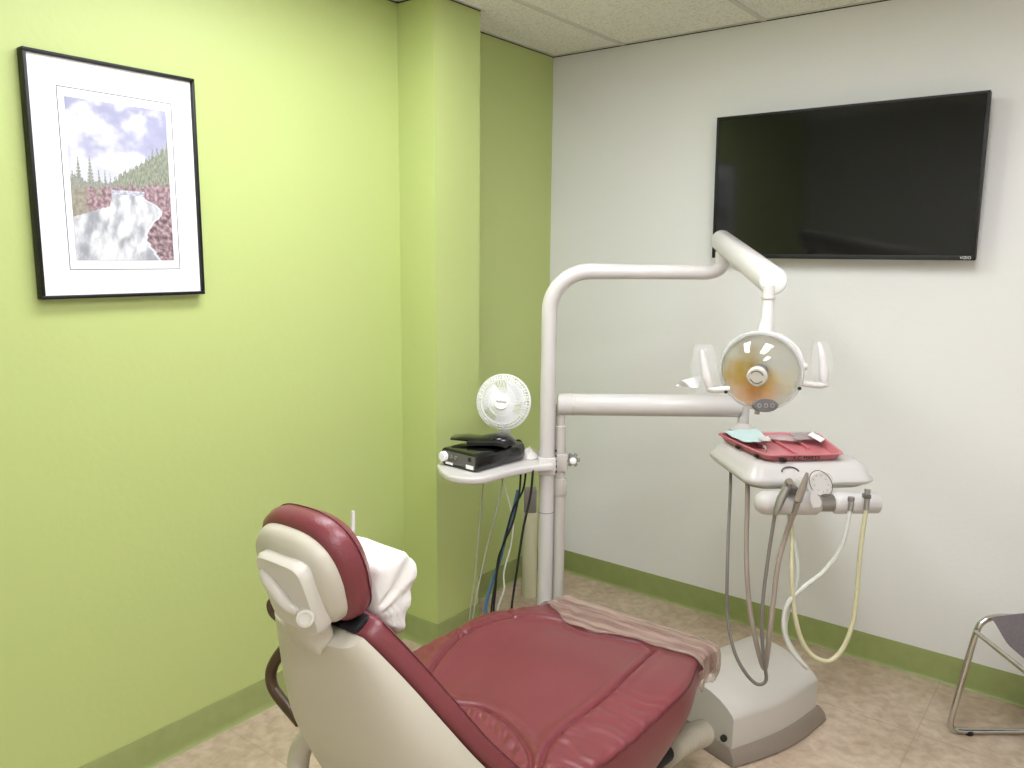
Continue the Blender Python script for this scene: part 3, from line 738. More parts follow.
# black control box on the shelf
d0 = atz(477.5, 473.5, SZ); d1 = atz(440, 464, SZ); d2 = atz(527, 462.5, SZ)
eX = (d0-d1); fl = eX.length; eX.normalize(); eY = (d2-d0); eY -= eX*eY.dot(eX); sl = .245; eY.normalize()
fl = .17; hgt = .062
dc = d0 - eX*fl/2 + eY*sl/2
dev = thing('control_box', 'black electronic control box with a white knob on the side shelf', 'control box', dc, 0)
def rr2(w_, h_, r, n=6):
    out = []
    for cx_, cy_, a0 in ((w_/2-r, h_/2-r, 0), (-w_/2+r, h_/2-r, PI/2), (-w_/2+r, -h_/2+r, PI), (w_/2-r, -h_/2+r, 1.5*PI)):
        for k in range(n+1): a = a0+PI/2*k/n; out.append((cx_+r*math.cos(a), cy_+r*math.sin(a)))
    return out
cz = Z*(hgt/2+.001)
B().loft([[dc+cz+eX*(a*s_)+Z*(b*s_)+eY*y for a, b in rr2(fl, hgt, .018)] for y, s_ in ((-sl/2, .98), (-sl/2+.003, 1), (sl/2-.01, 1), (sl/2, .95))]).build('case', M['black_gloss'], dev, angle=40)
fcx = dc+cz-eY*(sl/2)
B().box(fcx-eY*.001, (fl-.02, .003, hgt-.02), (eX, eY, Z), bevel=.001).build('front_panel', M['dark_grey'], dev)
B().lathe([(0, 0), (.017, 0), (.017, .014), (.014, .018), (0, .018)], fcx-eX*(fl/2-.018)+Z*.002, -eY, 24).build('knob', M['paper'], dev)
B().box(fcx-eX*.045-Z*.020-eY*.003, (.034, .002, .008), (eX, eY, Z)).build('white_label', M['paper'], dev, flat=True)
B().box(fcx+eX*.052-Z*.017-eY*.003, (.034, .002, .013), (eX, eY, Z)).build('white_label', M['paper'], dev, flat=True)
for k, xx in enumerate((-.035, -.012)):
    B().lathe([(0, 0), (.007, 0), (.006, .006), (0, .006)], fcx+eX*xx+Z*.004-eY*.002, -eY, 14).build('jack', M['steel'], dev)
B().box(fcx+eX*.052+Z*.009-eY*.003, (.012, .002, .014), (eX, eY, Z)).build('rocker_switch', M['black'], dev)

# glossy black handset lying on top of the box
hs_ = thing('handset', 'glossy black handset lying on top of the black control box', 'handset', dc+Z*(hgt+.003))
ht = dc+Z*(hgt+.003)
def hsec(p, w_, h_, X_): return [p + X_*(w_*math.cos(a)) + Z*(h_*(.5+.5*math.copysign(abs(math.sin(a))**.7, math.sin(a)))) for a in [2*PI*k/20 for k in range(20)]]
hdir = (eY*.45+eX*.9).normalized(); hper = Z.cross(hdir)
secs = []
for t, w_, h_ in ((-.125, .006, .010), (-.12, .034, .013), (-.07, .042, .018), (-.02, .036, .026), (.02, .040, .036), (.05, .046, .040), (.08, .040, .034), (.100, .024, .02), (.108, .004, .01)):
    lift = .008 if t < -.04 else 0
    secs.append(hsec(ht+hdir*t+eY*.01+Z*lift, w_, h_, hper))
B().loft(secs).build('body', M['black_gloss'], hs_, angle=60)
B().loft([[ht+hdir*t+eY*.01+hper*(-.050+a*.016)+Z*(.001+.011*b+lz_) for a, b in ((-1, 0), (1, 0), (1, 1), (-1, 1))] for t, lz_ in ((-.05, .004), (.0, .006), (.05, .010), (.09, .004))]).build('clip', M['black'], hs_, angle=40)

# fan
fc = at(503.8, 402.0, 2.84); fax = (-FW*.93 - RT*.26 + UP*.05).normalized(); FR = .0995
fan = thing('desk_fan', 'small round white fan standing behind the black control box', 'fan', Vector((fc.x, fc.y, SZ)))
fx_, fy_, fa_ = frame_of(fax)
B().lathe([(FR-.003, -.004), (FR, -.002), (FR, .006), (FR-.003, .009), (FR-.006, .006), (FR-.006, -.001)], fc, fax, 64, close=True).build('rim', M['fan_white'], fan)
gb = B()
for k in range(72):
    a = 2*PI*k/72; d_ = fx_*math.cos(a)+fy_*math.sin(a)
    a2 = a+.10; d2_ = fx_*math.cos(a2)+fy_*math.sin(a2)
    gb.tube([fc+d_*.026+fax*.030, fc+(d_+d2_)*.5*.065+fax*.026, fc+d2_*(FR-.012)+fax*.014, fc+d2_*(FR-.004)+fax*.004], .0012, 4, caps=False)
for rr, hh in ((.086, .0155), (.074, .022), (.05, .028)): gb.tube([fc+(fx_*math.cos(t)+fy_*math.sin(t))*rr+fax*hh for t in [2*PI*k/48 for k in range(48)]], .0011, 5, closed=True)
for k in range(54):
    a = 2*PI*k/54; d_ = fx_*math.cos(a)+fy_*math.sin(a); gb.tube([fc+d_*.079+fax*.0195, fc+d_*.095+fax*.009], .0019, 5)
for rr, hh in ((.0785, .0200), (.0865, .0155)): gb.tube([fc+(fx_*math.cos(t)+fy_*math.sin(t))*rr+fax*hh for t in [2*PI*k/48 for k in range(48)]], .0018, 5, closed=True)
gb.build('front_grille', M['fan_white'], fan)
gb = B()
for k in range(40):
    a = 2*PI*k/40; d_ = fx_*math.cos(a)+fy_*math.sin(a)
    gb.tube([fc+d_*.03-fax*.035, fc+d_*.08-fax*.025, fc+d_*(FR-.004)-fax*.002], .001, 4, caps=False)
gb.build('rear_grille', M['fan_white'], fan)
B().lathe([(0, .035), (.026, .035), (.030, .031), (.030, .026), (0, .026)], fc, fax, 32).build('hub_cap', M['fan_white'], fan)
text('maker_mark', 'Holmes', .0125, fc+fax*.0356, -fx_ if fx_.dot(RT) < 0 else fx_, (fax.cross(-fx_ if fx_.dot(RT) < 0 else fx_)), M['dark_grey'], fan)
for k in range(3):
    a0 = 2*PI*k/3+.55; bl = B()
    def blade(u, v):
        rr = .015+u*.062; sp = .62*(1-.25*u)+.25*u; a = a0+(v-.5)*2*sp+.25*u
        return fc + (fx_*math.cos(a)+fy_*math.sin(a))*rr + fax*(.012*(v-.5)*1.3)
    bl.grid(blade, 8, 10); bl.grid(lambda u, v: blade(u, v)-fax*.0015, 8, 10); bl.build('blade', M['fan_blade'], fan)
B().lathe([(.0, .0), (.022, .0), (.027, -.012), (.027, -.05), (.018, -.062), (0, -.062)], fc-fax*.012, fax, 24).build('motor', M['fan_white'], fan)
B().lathe([(0, 0), (.045, 0), (.045, .008), (.03, .016), (.013, .022), (.011, fc.z-SZ-.095)], Vector((fc.x, fc.y, SZ))-Vector((fax.x, fax.y, 0))*.045, Z, 24).build('stand', M['fan_white'], fan)
B().box(Vector((fc.x, fc.y, fc.z-FR-.002))-fax*.012, (.03, .045, .012), (RH, FH, Z), bevel=.003).build('bracket', M['fan_white'], fan)

# crumpled white tissue at the back of the shelf
def crumple(c, sx_, sy_, sz_, seed, X_, Y_):
    b = B()
    def fn(u, v):
        a = u*2*PI; q = v
        r_2 = 1+.35*noise.noise(Vector((math.cos(a)*2+seed, math.sin(a)*2, q*3)))
        h = (1-q**1.4)*(1+.5*noise.noise(Vector((math.cos(a)*3, math.sin(a)*3+seed, q*4))))
        return c + X_*(math.cos(a)*q*r_2*sx_) + Y_*(math.sin(a)*q*r_2*sy_) + Z*max(0.0005, h*sz_)
    return b.grid(fn, 30, 12)
tag(crumple(atz(529, 458, SZ)+Z*.001, .032, .03, .035, 3, RH, FH).build('tissue', M['cloth'], angle=25), 'crumpled white tissue at the post end of the side shelf', 'tissue')
B_ = B().tube(spline([dc+eY*sl/2+Z*.04, dc+eY*(sl/2+.03)+Z*.05+eX*.01, dc+eY*(sl/2+.055)+Z*.045+eX*.015, dc+eY*(sl/2+.065)+Z*.012+eX*.02]), .005, 8)
B_.build('power_lead', M['black'], dev)

# cables hanging from the shelf down to the floor behind the chair
def cable(name, pts, r, m, label, cat='cable', group=None, d=2.77, tail=True):
    P = [at(x, y, (dd[0] if dd else d)) for x, y, *dd in pts]
    if tail:
        z0 = P[-1].z; n = P[-1]-P[-2]; n.z = 0
        n = n*.3 if n.length < .03 else n.normalized()*.01
        P += [P[-1]-Z*(z0*.55)+n, Vector((P[-1].x+n.x*2, P[-1].y+n.y*2, r+.001))]
    return tag(B().tube(spline(P, 8), r, 8).build(name, m), label, cat, group)
CD = 2.77
cable('cable', ((484, 476, CD), (481, 510, CD), (477.5, 550, CD), (475, 580, CD), (470, 615, CD)), .0028, M['cable_grey'], 'leftmost thin grey cable hanging straight from the side shelf')
cable('cable', ((504, 473, CD-.02), (498, 505, CD-.02), (489, 540, CD-.02), (481, 575, CD-.02), (473, 617, CD-.02)), .0030, M['cable_grey'], 'thin grey cable slanting left from under the middle of the side shelf')
cable('cable', ((500, 474, CD+.03), (508, 498, CD+.03), (513, 520, CD+.03), (511, 545, CD+.03), (504, 572, CD+.03), (504, 590, CD+.03), (497, 613, CD+.03)), .0032, M['cable_white'], 'thin white cable curling between the black cables under the side shelf')
cable('cable', ((521, 470, CD), (519, 495, CD), (512, 525, CD), (502, 548, CD), (495, 585, CD), (491, 614, CD)), .0036, M['dark_rubber'], 'leftmost black cable under the side shelf, crossing the blue one')
cable('cable', ((526, 470, CD+.015), (523, 490, CD+.015), (512, 512, CD+.015), (505, 540, CD+.015), (498, 560, CD+.015), (495.5, 590, CD+.015), (493.5, 614, CD+.015)), .0036, M['dark_rubber'], 'middle black cable under the side shelf, crossing the left black cable')
cable('cable', ((533, 470, CD-.02), (530.5, 495, CD-.02), (523, 530, CD-.02), (517, 570, CD-.02), (514, 590, CD-.02), (511.5, 611, CD-.02)), .0042, M['dark_rubber'], 'rightmost black cable under the side shelf, hanging nearest the white post')
cable('cable', ((518, 490, CD+.03), (513, 512, CD+.03), (506, 535, CD+.03), (500, 560, CD+.03), (492, 582, CD+.03), (487, 600, CD+.03), (485, 616, CD+.03)), .006, M['cable_blue'], 'blue cable hanging behind the black cables under the side shelf')

# ------------------------------------------------------------------ dental light on the post
lamp = thing('dental_light', 'round dental operating light with clear dome hanging from a white arm', 'dental light', at(761, 371, 2.05))
aS = top_end + Z*.060; aE = at(773.5, 281.5, 2.05)
AD2 = (aE-aS).normalized()
B().tube([aS-AD2*.060, aS-AD2*.053, aS-AD2*.030, aE-AD2*.012, aE-AD2*.002, aE], [.018, .028, .0355, .0370, .0355, .031], 32).build('arm_tube', M['enamel'], lamp, angle=50)
B().tube([aE-AD2*.001, aE+AD2*.003, aE+AD2*.006], [.033, .032, .024], 32).build('end_cap', M['fan_white'], lamp, angle=50)
B().tube([top_end+Z*-.006, top_end+Z*.03], .0235, 20).build('swivel_collar', M['enamel'], lamp)
B().tube([aS+AD2*.08-Z*.034, aS+AD2*.22-Z*.040, aS+AD2*.36-Z*.034], [.006, .012, .008], 10).build('under_rib', M['enamel'], lamp)
LC = at(760.8, 371, 2.05)
sT = at(768.3, 297, 2.05)
B().tube([sT+Z*.03, sT+Z*.004, sT, at(767.5, 318, 2.05), at(766, 326, 2.05), at(765.3, 335, 2.05)], [.0145, .0145, .0150, .0155, .0185, .0205], 20).build('drop_stem', M['enamel'], lamp, angle=50)
B().lathe([(.0185, 0), (.0185, .004)], sT-Z*.004, Z, 20).build('stem_ring', M['enamel_tan'], lamp)
LA = (-FW*.90 - RT*.47 - UP*.30).normalized()
lx_, ly_, _ = frame_of(LA)
R_ = .105
def refl_mat():  # coating tint plus painted-in reflections, as orange and yellow blobs
    m = bpy.data.materials.new('reflector_tint_reflections'); m.use_nodes = True; nt = m.node_tree; b = nt.nodes['Principled BSDF']
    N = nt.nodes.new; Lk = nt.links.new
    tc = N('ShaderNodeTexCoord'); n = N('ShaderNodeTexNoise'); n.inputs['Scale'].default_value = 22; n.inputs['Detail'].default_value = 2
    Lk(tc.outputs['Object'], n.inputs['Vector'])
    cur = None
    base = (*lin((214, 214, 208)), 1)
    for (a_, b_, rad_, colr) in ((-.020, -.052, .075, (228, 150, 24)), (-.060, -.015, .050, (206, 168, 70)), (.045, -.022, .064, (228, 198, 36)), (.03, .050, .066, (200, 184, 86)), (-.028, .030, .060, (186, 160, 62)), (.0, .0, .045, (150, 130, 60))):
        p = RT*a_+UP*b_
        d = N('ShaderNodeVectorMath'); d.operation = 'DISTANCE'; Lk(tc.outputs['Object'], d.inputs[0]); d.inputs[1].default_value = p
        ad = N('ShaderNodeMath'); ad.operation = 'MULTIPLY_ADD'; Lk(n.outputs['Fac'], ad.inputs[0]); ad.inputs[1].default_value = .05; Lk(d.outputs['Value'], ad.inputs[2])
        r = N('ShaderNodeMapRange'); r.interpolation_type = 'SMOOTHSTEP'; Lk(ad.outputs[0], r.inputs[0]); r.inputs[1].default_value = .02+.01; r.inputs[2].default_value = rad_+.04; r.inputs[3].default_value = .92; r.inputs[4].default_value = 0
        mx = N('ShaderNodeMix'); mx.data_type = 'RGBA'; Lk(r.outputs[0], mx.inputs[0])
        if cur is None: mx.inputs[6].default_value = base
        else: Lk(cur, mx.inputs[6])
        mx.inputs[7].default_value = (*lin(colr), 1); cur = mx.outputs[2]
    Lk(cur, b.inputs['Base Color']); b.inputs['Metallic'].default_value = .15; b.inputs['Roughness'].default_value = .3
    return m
prof = [(R_-.006, 0), (.094, -.018), (.078, -.036), (.055, -.050), (.03, -.057), (.012, -.059), (0, -.059)]
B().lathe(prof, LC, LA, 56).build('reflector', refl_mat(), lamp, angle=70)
B().lathe([(R_-.003, -.002), (.097, -.022), (.081, -.041), (.057, -.055), (.03, -.063), (0, -.064)], LC, LA, 56).build('back_shell', M['enamel'], lamp, angle=70)
B().lathe([(R_-.007, -.004), (R_, -.004), (R_+.001, .002), (R_-.001, .008), (R_-.007, .008), (R_-.008, .002)], LC, LA, 64, close=True).build('rim', clear('frosted_rim', (225, 225, 222), .55, .2), lamp)
dome = [((R_-.006)*math.cos(t), .006+.078*math.sin(t)) for t in [PI/2*k/14 for k in range(15)]]
B().lathe(dome, LC, LA, 56).build('clear_dome', M['glass'], lamp, angle=80)
k0 = LC-LA*.052; k1 = LC+LA*.046
B().tube([k0, k0+LA*.006, k0+LA*.008, k1], [.026, .026, .019, .0185], 24).build('lamp_core', M['dark_grey'], lamp, angle=40)
B().tube([k1-LA*.004, k1, k1+LA*.008, k1+LA*.012], [.020, .0255, .0255, .022], 28).build('core_cap', M['shell_lt'], lamp, angle=40)
cm = B()
for s0 in (.35, .35+PI):
    cm.tube([k1+LA*.0122+(lx_*math.cos(a)+ly_*math.sin(a))*.016 for a in [s0+k/10*2.2 for k in range(11)]], .0012, 6)
cm.build('cap_groove', M['black'], lamp)
# control pad under the rim
cp_ = at(765.5, 405.5, 1.985)
B().lathe([(0, -.012), (.029, -.012), (.032, -.008), (.032, .0), (.029, .003), (0, .003)], cp_, -FW, 32, sx=1, sy=.52, hint=UP).build('control_pad', M['dark_grey'], lamp)
nb = B()
for dx in (-.016, 0, .016): nb.lathe([(.0035, 0), (.0055, 0), (.0055, .0015), (.0035, .0015)], cp_-FW*.003+RT*dx, -FW, 14, close=True)
nb.build('button_rings', M['steel'], lamp)
# yoke: arc from the stem to the pivot on the right
yk = spline([at(765, 336, 2.06), at(777, 335.5, 2.055), at(789, 342, 2.05), at(798, 352, 2.045), at(802, 364, 2.04)], 8)
B().tube(yk, .0075, 14).build('yoke', M['enamel'], lamp)
B().lathe([(0, -.012), (.009, -.010), (.0115, 0), (.009, .010), (0, .012)], at(802.5, 366.5, 2.04), RT, 20).build('yoke_pivot', M['enamel'], lamp)
# handles
for nm, pts, pad in (('handle', ((729, 389), (722, 389.5), (712, 390), (707.5, 388)), ((709.5, 389), (705.5, 372), (701.5, 350))), ('handle', ((797, 382), (808, 384), (820, 385.5), (826, 384)), ((824, 386), (823.5, 365), (819, 343)))):
    h_ = B().tube(spline([at(x, y, 2.03) for x, y in pts], 6), .008, 12)
    P = spline([at(x, y, 2.03) for x, y in pad], 6)
    h_.tube(P, [.007, .008, .010, .011, .0115, .0115, .011, .010, .009, .008, .006, .005, .003], 14)
    h_.build('handle', M['enamel'], lamp)
for x, y in ((725.5, 392), (799, 388.5)): B().lathe([(0, 0), (.0042, 0), (.0042, .006), (0, .006)], at(x, y, 2.0), -FW, 10).build('screw', M['black'], lamp)
# clear plastic bags over the two handles
def bag(c, w_, h_, seed):
    b = B()
    def fn(u, v):
        a = u*2*PI; t = v*2-1
        rx = w_*(1-.35*t*t)*(1+.22*noise.noise(Vector((math.cos(a)*2, t*3, seed))))
        ry = .022*(1-.3*t*t)*(1+.4*noise.noise(Vector((math.sin(a)*3, t*4, seed+5))))
        return c + RT*(rx*math.cos(a)) + FW*(ry*math.sin(a)) + UP*(t*h_)
    return b.grid(fn, 32, 20)
t1 = bag(at(704, 369, 2.03), .034, .062, 2).build('handle_cover', M['clear'], angle=30)
tag(t1, 'clear plastic sleeve over the left handle of the dental light', 'plastic sleeve', 'light handle sleeves')
fl_ = B().grid(lambda u, v: at(676+22*u+4*v, 386-13*v*(.35+.65*u)+2*u, 2.04+.012*math.sin(u*7+v*4)), 10, 8)
fl_.grid(lambda u, v: at(676+22*u+4*v, 386-13*v*(.35+.65*u)+2*u, 2.042+.012*math.sin(u*7+v*4)), 10, 8)
fo = B(); 
t2 = bag(at(822, 364, 2.03), .026, .058, 9).build('handle_cover', M['clear'], angle=30)
tag(t2, 'clear plastic sleeve over the right handle of the dental light', 'plastic sleeve', 'light handle sleeves')
fl_.build('loose_corner', clear('white_film', (245, 245, 245), .75, .3), t1, angle=60)

# ------------------------------------------------------------------ instrument head (dentist's tray unit)
HA = math.radians(43); UX = Vector((math.cos(HA), math.sin(HA), 0)); UY = Vector((-math.sin(HA), math.cos(HA), 0))
H0 = atz(745, 487, .850); HO = H0 + UX*.209 + UY*.180
unit = thing('instrument_console', 'off-white dental instrument console hanging from the arm, pink tray on top', 'instrument console', Vector((HO.x, HO.y, .79)), HA)
def uring(w_, d_, z, r=.05, ox=0, oy=0, tilt=0):
    return [HO + UX*(a+ox) + UY*(b+oy) + Z*(z-HO.z+tilt*(-a)) for a, b in rr2(2*w_, 2*d_, r, 7)]
z_ = .850
B().loft([uring(.185, .165, z_-.002), uring(.196, .183, z_+.001), uring(.204, .191, z_+.010), uring(.204, .191, z_+.018, tilt=.02), uring(.196, .182, z_+.026, tilt=.02), uring(.186, .170, z_+.045, .04), uring(.172, .155, z_+.060, .035), uring(.164, .148, z_+.064, .03), uring(.06, .06, z_+.065, .03)]).build('body', M['enamel'], unit, angle=60)
B().loft([uring(.175, .165, z_-.012), uring(.185, .175, z_-.004), uring(.185, .175, z_+.002)]).build('underside', M['shell'], unit, angle=40)
# support plate reaching from the swivel post to the console (hidden behind the tray from most sides)
bk0 = Vector((hp.x, hp.y, z_+.028)); bk1 = HO+UY*.15; bk1 = Vector((bk1.x, bk1.y, z_+.028)); bd_ = (bk1-bk0); bl_ = bd_.length; bd_.normalize()
B().box((bk0+bk1)/2, (bl_+.06, .07, .03), (bd_, Z.cross(bd_), Z), bevel=.010).build('console_bracket', M['enamel_tan'], darm)
B().lathe([(.03, 0), (.03, .052)], Vector((hp.x, hp.y, z_+.03)), Z, 24).build('swivel_base', M['enamel'], darm)
# dark pull recess arc on the front slope
fr0 = HO - UY*.1755
B().tube([fr0+UX*(-.07+.026*math.cos(a)*-1)+Z*(z_-HO.z+.044+.011*math.sin(a))+UY*(.011*math.sin(a)) for a in [PI*k/12 for k in range(13)]], .0022, 6).build('recess_line', M['dark_grey'], unit)
# holder bar below the front edge
bz_ = at(800, 503, 2.38).z
hb0 = at(766, 500, 2.37); hb1 = at(877, 507.5, 2.40)
hb0.z = bz_+.003; hb1.z = bz_-.003; BD = (hb1-hb0).normalized()
Lb = (hb1-hb0).length
B().tube([hb0-BD*.034, hb0-BD*.028, hb0-BD*.014, hb0, hb0+BD*.15, hb0+BD*.162], [.008, .022, .033, .036, .036, .028], 28).build('holder_bar', M['enamel'], unit, angle=60)
B().tube([hb0+BD*.155, hb0+BD*.215], .026, 24).build('holder_joint', M['steel'], unit)
B().tube([hb0+BD*.20, hb0+BD*.212, hb0+BD*(Lb-.002), hb0+BD*Lb], [.024, .033, .031, .029], 28).build('holder_bar', M['enamel'], unit, angle=60)
B().box(hb0+BD*.12+UY*.05+Z*.045, (.05, .10, .05), (UX, UY, Z), bevel=.01).build('holder_bracket', M['enamel_tan'], unit)
# round white dial with printed marks
gc = at(820.5, 483.5, 2.325); ga = (-FW*.8+UP*.35-RT*.45).normalized(); gx, gy, _ = frame_of(ga, UP)
gd = B().lathe([(0, -.003), (.0335, -.003), (.0345, 0), (.0335, .002), (0, .002)], gc, ga, 40)
gd = B().lathe([(0, -.003), (.030, -.003), (.031, 0), (.030, .002), (0, .002)], gc, -FW, 40, hint=(UP*.8-RT*.6), sx=1.3, sy=1.0)
gd.v = [gc+(q-gc) for q in gd.v]
gd.build('dial', M['enamel'], unit)
gxx = (UP*.75-RT*.5).normalized(); gyy = gxx.cross(-FW).normalized()
rg = B().tube([gc-FW*.003+gxx*(.041*math.cos(a))+gyy*(.030*math.sin(a)) for a in [2*PI*k/40 for k in range(40)]], .0012, 6, closed=True)
for k in range(9):
    a = 2*PI*k/9; rg.tube([gc-FW*.003+gxx*(.024*math.cos(a))+gyy*(.017*math.sin(a)), gc-FW*.003+gxx*(.029*math.cos(a+.12))+gyy*(.021*math.sin(a+.12))], .0007, 5)
rg.build('dial_marks', M['dark_grey'], unit)
B().loft([[at(x, y, 2.31+o) for x, y in pl_] for o, pl_ in ((0, ((811, 489), (816, 492), (822, 502), (820, 507), (813, 508), (810, 500))), (.012, ((811, 489), (816, 492), (822, 502), (820, 507), (813, 508), (810, 500))))]).build('dial_bracket', M['enamel'], unit)

# instruments and their hoses: the hose is a part of its instrument
def hose(pts, r, m, parent, d0=2.33):
    P = [at(x, y, (dd[0] if dd else d0)) for x, y, *dd in pts]
    return B().tube(spline(P, 8), r, 10).build('hose', m, parent)
HD = 2.31
i1 = thing('air_turbine', 'grey metal handpiece, leftmost of the instruments on the holder bar', 'dental instrument', at(780, 500, HD))
B().tube([at(788, 480, HD), at(788.5, 484, HD), at(786.5, 488, HD), at(781, 499, HD), at(777, 510, HD), at(775, 515, HD)], [.009, .012, .011, .0125, .010, .006], 16).build('handpiece_body', M['steel'], i1)
B().lathe([(0, -.012), (.010, -.012), (.012, -.006), (.012, .006), (.010, .012), (0, .012)], at(788.5, 483, HD-.008), (-FW*.8+UP*.5), 20).build('head', M['chrome'], i1)
B().box(at(791, 490, HD+.03), (.04, .04, .02), (RH, FH, Z), bevel=.004).build('holder_clip', M['dark_grey'], i1)
hose(((775, 514), (770, 545), (764, 590), (761.5, 625), (764, 660, 2.34), (766, 680, 2.36), (757, 684, 2.36), (745, 672, 2.36), (734, 650, 2.37), (727.5, 615, 2.40), (727.5, 560, 2.42), (730.3, 490, 2.56), (730.8, 466, 2.64)), .0052, M['hose_grey'], i1)
i2 = thing('contra_angle_handpiece', 'tan and grey slim handpiece tilted in the holder, beside the round white dial', 'dental instrument', at(800, 495, HD))
B().tube([at(807, 472.5, HD-.03), at(806, 478, HD-.03), at(801, 492, HD-.02), at(797.5, 502, HD-.02)], [.004, .0075, .0115, .011], 16).build('handpiece_body', M['taupe'], i2)
B().tube([at(797.5, 502, HD-.02), at(796, 507, HD-.015), at(794, 513, HD-.01)], [.009, .0085, .007], 14).build('coupling', M['steel'], i2)
hose(((794, 513, HD-.01), (786, 535), (778, 565), (774, 595), (770, 630), (766.5, 660, 2.36), (764, 668, 2.37), (758, 650, 2.38), (750, 610, 2.39), (746.5, 560, 2.41), (747.5, 496, 2.46), (747.5, 478, 2.47)), .0075, M['hose_tan'], i2)
i3 = thing('suction_tip_holder', 'short grey tube end on the holder bar with a pale grey hose', 'dental instrument', at(850, 500, HD))
B().tube([at(849.5, 499, HD+.02), at(851.5, 503, HD+.02), at(850, 511, HD+.02)], [.006, .0085, .0075], 14).build('valve', M['steel'], i3)
B().lathe([(.009, 0), (.010, .006), (.009, .012)], at(851, 501, HD+.02), Z, 16).build('valve_collar', M['grey_plastic'], i3)
hose(((850, 511, HD+.02), (842, 545), (825, 570), (803, 588), (788, 603), (783.5, 625), (790, 648), (806, 667), (800, 660, 2.36), (786, 636, 2.37), (788, 610, 2.37), (796, 585, 2.37), (797, 560, 2.38), (792, 535, 2.4), (788, 506, 2.42)), .0068, M['hose_light'], i3)
i4 = thing('suction_valve', 'steel valve at the right end of the holder bar with a yellowed loop of hose', 'dental instrument', at(866, 498, HD))
B().tube([at(867.5, 489, HD+.02), at(867, 498, HD+.02), at(866, 510, HD+.02)], [.0085, .0085, .0075], 14).build('valve', M['steel'], i4)
B().box(at(866.5, 496, HD+.015), (.020, .020, .012), (RH, FH, Z), bevel=.002).build('valve_collar', M['dark_grey'], i4)
hose(((866, 510, HD+.02), (861, 545), (857, 590), (853, 622), (843, 648), (829, 661), (812, 655), (800, 636), (793.5, 605), (791.5, 570), (792, 540, 2.36), (790, 508, 2.42)), .0068, M['hose_yellow'], i4)

# pink tray on the console
tz = z_+.066
TP = [atz(x, y, tz+.022) for x, y in ((716, 433.5), (766, 456), (845, 454.5), (817, 433))]
tcn = sum(TP, Vector())/4
def tray_ring(k_, z):
    c = tcn; P = []
    n_ = 4
    for i in range(4):
        a = TP[i-1]; b = TP[i]; d = TP[(i+1) % 4]
        A_ = b+(a-b).normalized()*.03; D_ = b+(d-b).normalized()*.03
        for t in range(5): q = t/4; P.append(A_*(1-q)**2+b*2*q*(1-q)+D_*q*q)
    return [Vector((c.x+(q.x-c.x)*k_, c.y+(q.y-c.y)*k_, z)) for q in P]
tray = thing('instrument_tray', 'pink plastic dental tray on top of the instrument console', 'tray', Vector((tcn.x, tcn.y, tz)))
B().loft([tray_ring(.4, tz+.0005), tray_ring(.86, tz+.0005), tray_ring(.90, tz+.003), tray_ring(.97, tz+.019), tray_ring(1.01, tz+.021), tray_ring(1.01, tz+.024), tray_ring(.955, tz+.024), tray_ring(.88, tz+.005), tray_ring(.4, tz+.004)]).build('tray_body', M['pink'], tray, angle=40)
dv = B()
for s_ in (.28, .52, .75):
    a = TP[0].lerp(TP[3], s_); b = TP[1].lerp(TP[2], s_); a2 = a.lerp(b, .10); b2 = a.lerp(b, .55 if s_ != .52 else .9)
    a2.z = b2.z = tz+.009; dv.tube([a2, b2], .0045, 8)
dv.build('dividers', M['pink'], tray)
fd = (TP[2]-TP[1]).normalized(); fn_ = Vector((fd.y, -fd.x, 0)); 
tu = (Z*.97+fn_*.25).normalized()
txp = TP[1].lerp(TP[2], .52)*1.0; txp = Vector((tcn.x+(txp.x-tcn.x)*.965, tcn.y+(txp.y-tcn.y)*.965, tz+.0125))+fn_*.002
text('handwriting', 'A.C. MARTA', .016, txp, fd, tu, M['black'], tray, .0004)
for i, j, s_ in ((0, 1, .45), (0, 1, .82), (1, 2, .22)):
    p = TP[i].lerp(TP[j], s_); p = Vector((tcn.x+(p.x-tcn.x)*.985, tcn.y+(p.y-tcn.y)*.985, tz+.008)); dd_ = (TP[j]-TP[i]).normalized()
    B().box(p, (.020, .009, .010), (dd_, Z.cross(dd_), Z), bevel=.003).build('rim_notch', M['black'], tray)

def sheet(name, pts, z, m, label, cat, bend=.004, th=.0012, n=14, seed=0):
    Q = [atz(x, y, z) for x, y in pts]
    def fn(u, v, o=0):
        p = (Q[0].lerp(Q[1], u)).lerp(Q[3].lerp(Q[2], u), v)
        return p + Z*(bend*(1+noise.noise(Vector((u*3+seed, v*3, seed))))*(1-.0)+o)
    b = B().grid(lambda u, v: fn(u, v, th), n, n).grid(lambda u, v: fn(u, v, 0), n, n)
    return tag(b.build(name, m, angle=60), label, cat)
sheet('paper_bib', ((722, 432.5), (744, 443.5), (772, 443), (757, 430.5)), tz+.026, M['teal'], 'pale teal folded paper lying on the left end of the pink tray', 'paper', .004)
sheet('sterile_pouch', ((758, 433), (765, 440), (800, 443), (806, 434)), tz+.014, clear('pouch_film', (232, 208, 210), .55, .25), 'translucent instrument pouch lying in the middle of the pink tray', 'pouch', .004, seed=4)
sheet('sterile_pouch', ((790, 434), (796, 441), (822, 441), (815, 433)), tz+.020, clear('pouch_film_grey', (196, 180, 180), .6, .3), 'greyish instrument pouch lying beside the white packet on the pink tray', 'pouch', .004, seed=8)
sheet('paper_packet', ((812, 433), (808, 436), (821, 443.5), (825, 440)), tz+.030, M['paper'], 'small white paper packet at the right end of the pink tray', 'packet', .003, seed=5)
sheet('gauze_pad', ((757, 438), (762, 442), (772, 442.5), (768, 437.5)), tz+.032, M['cloth'], 'small white gauze square at the corner of the teal paper', 'gauze', .003, seed=6)
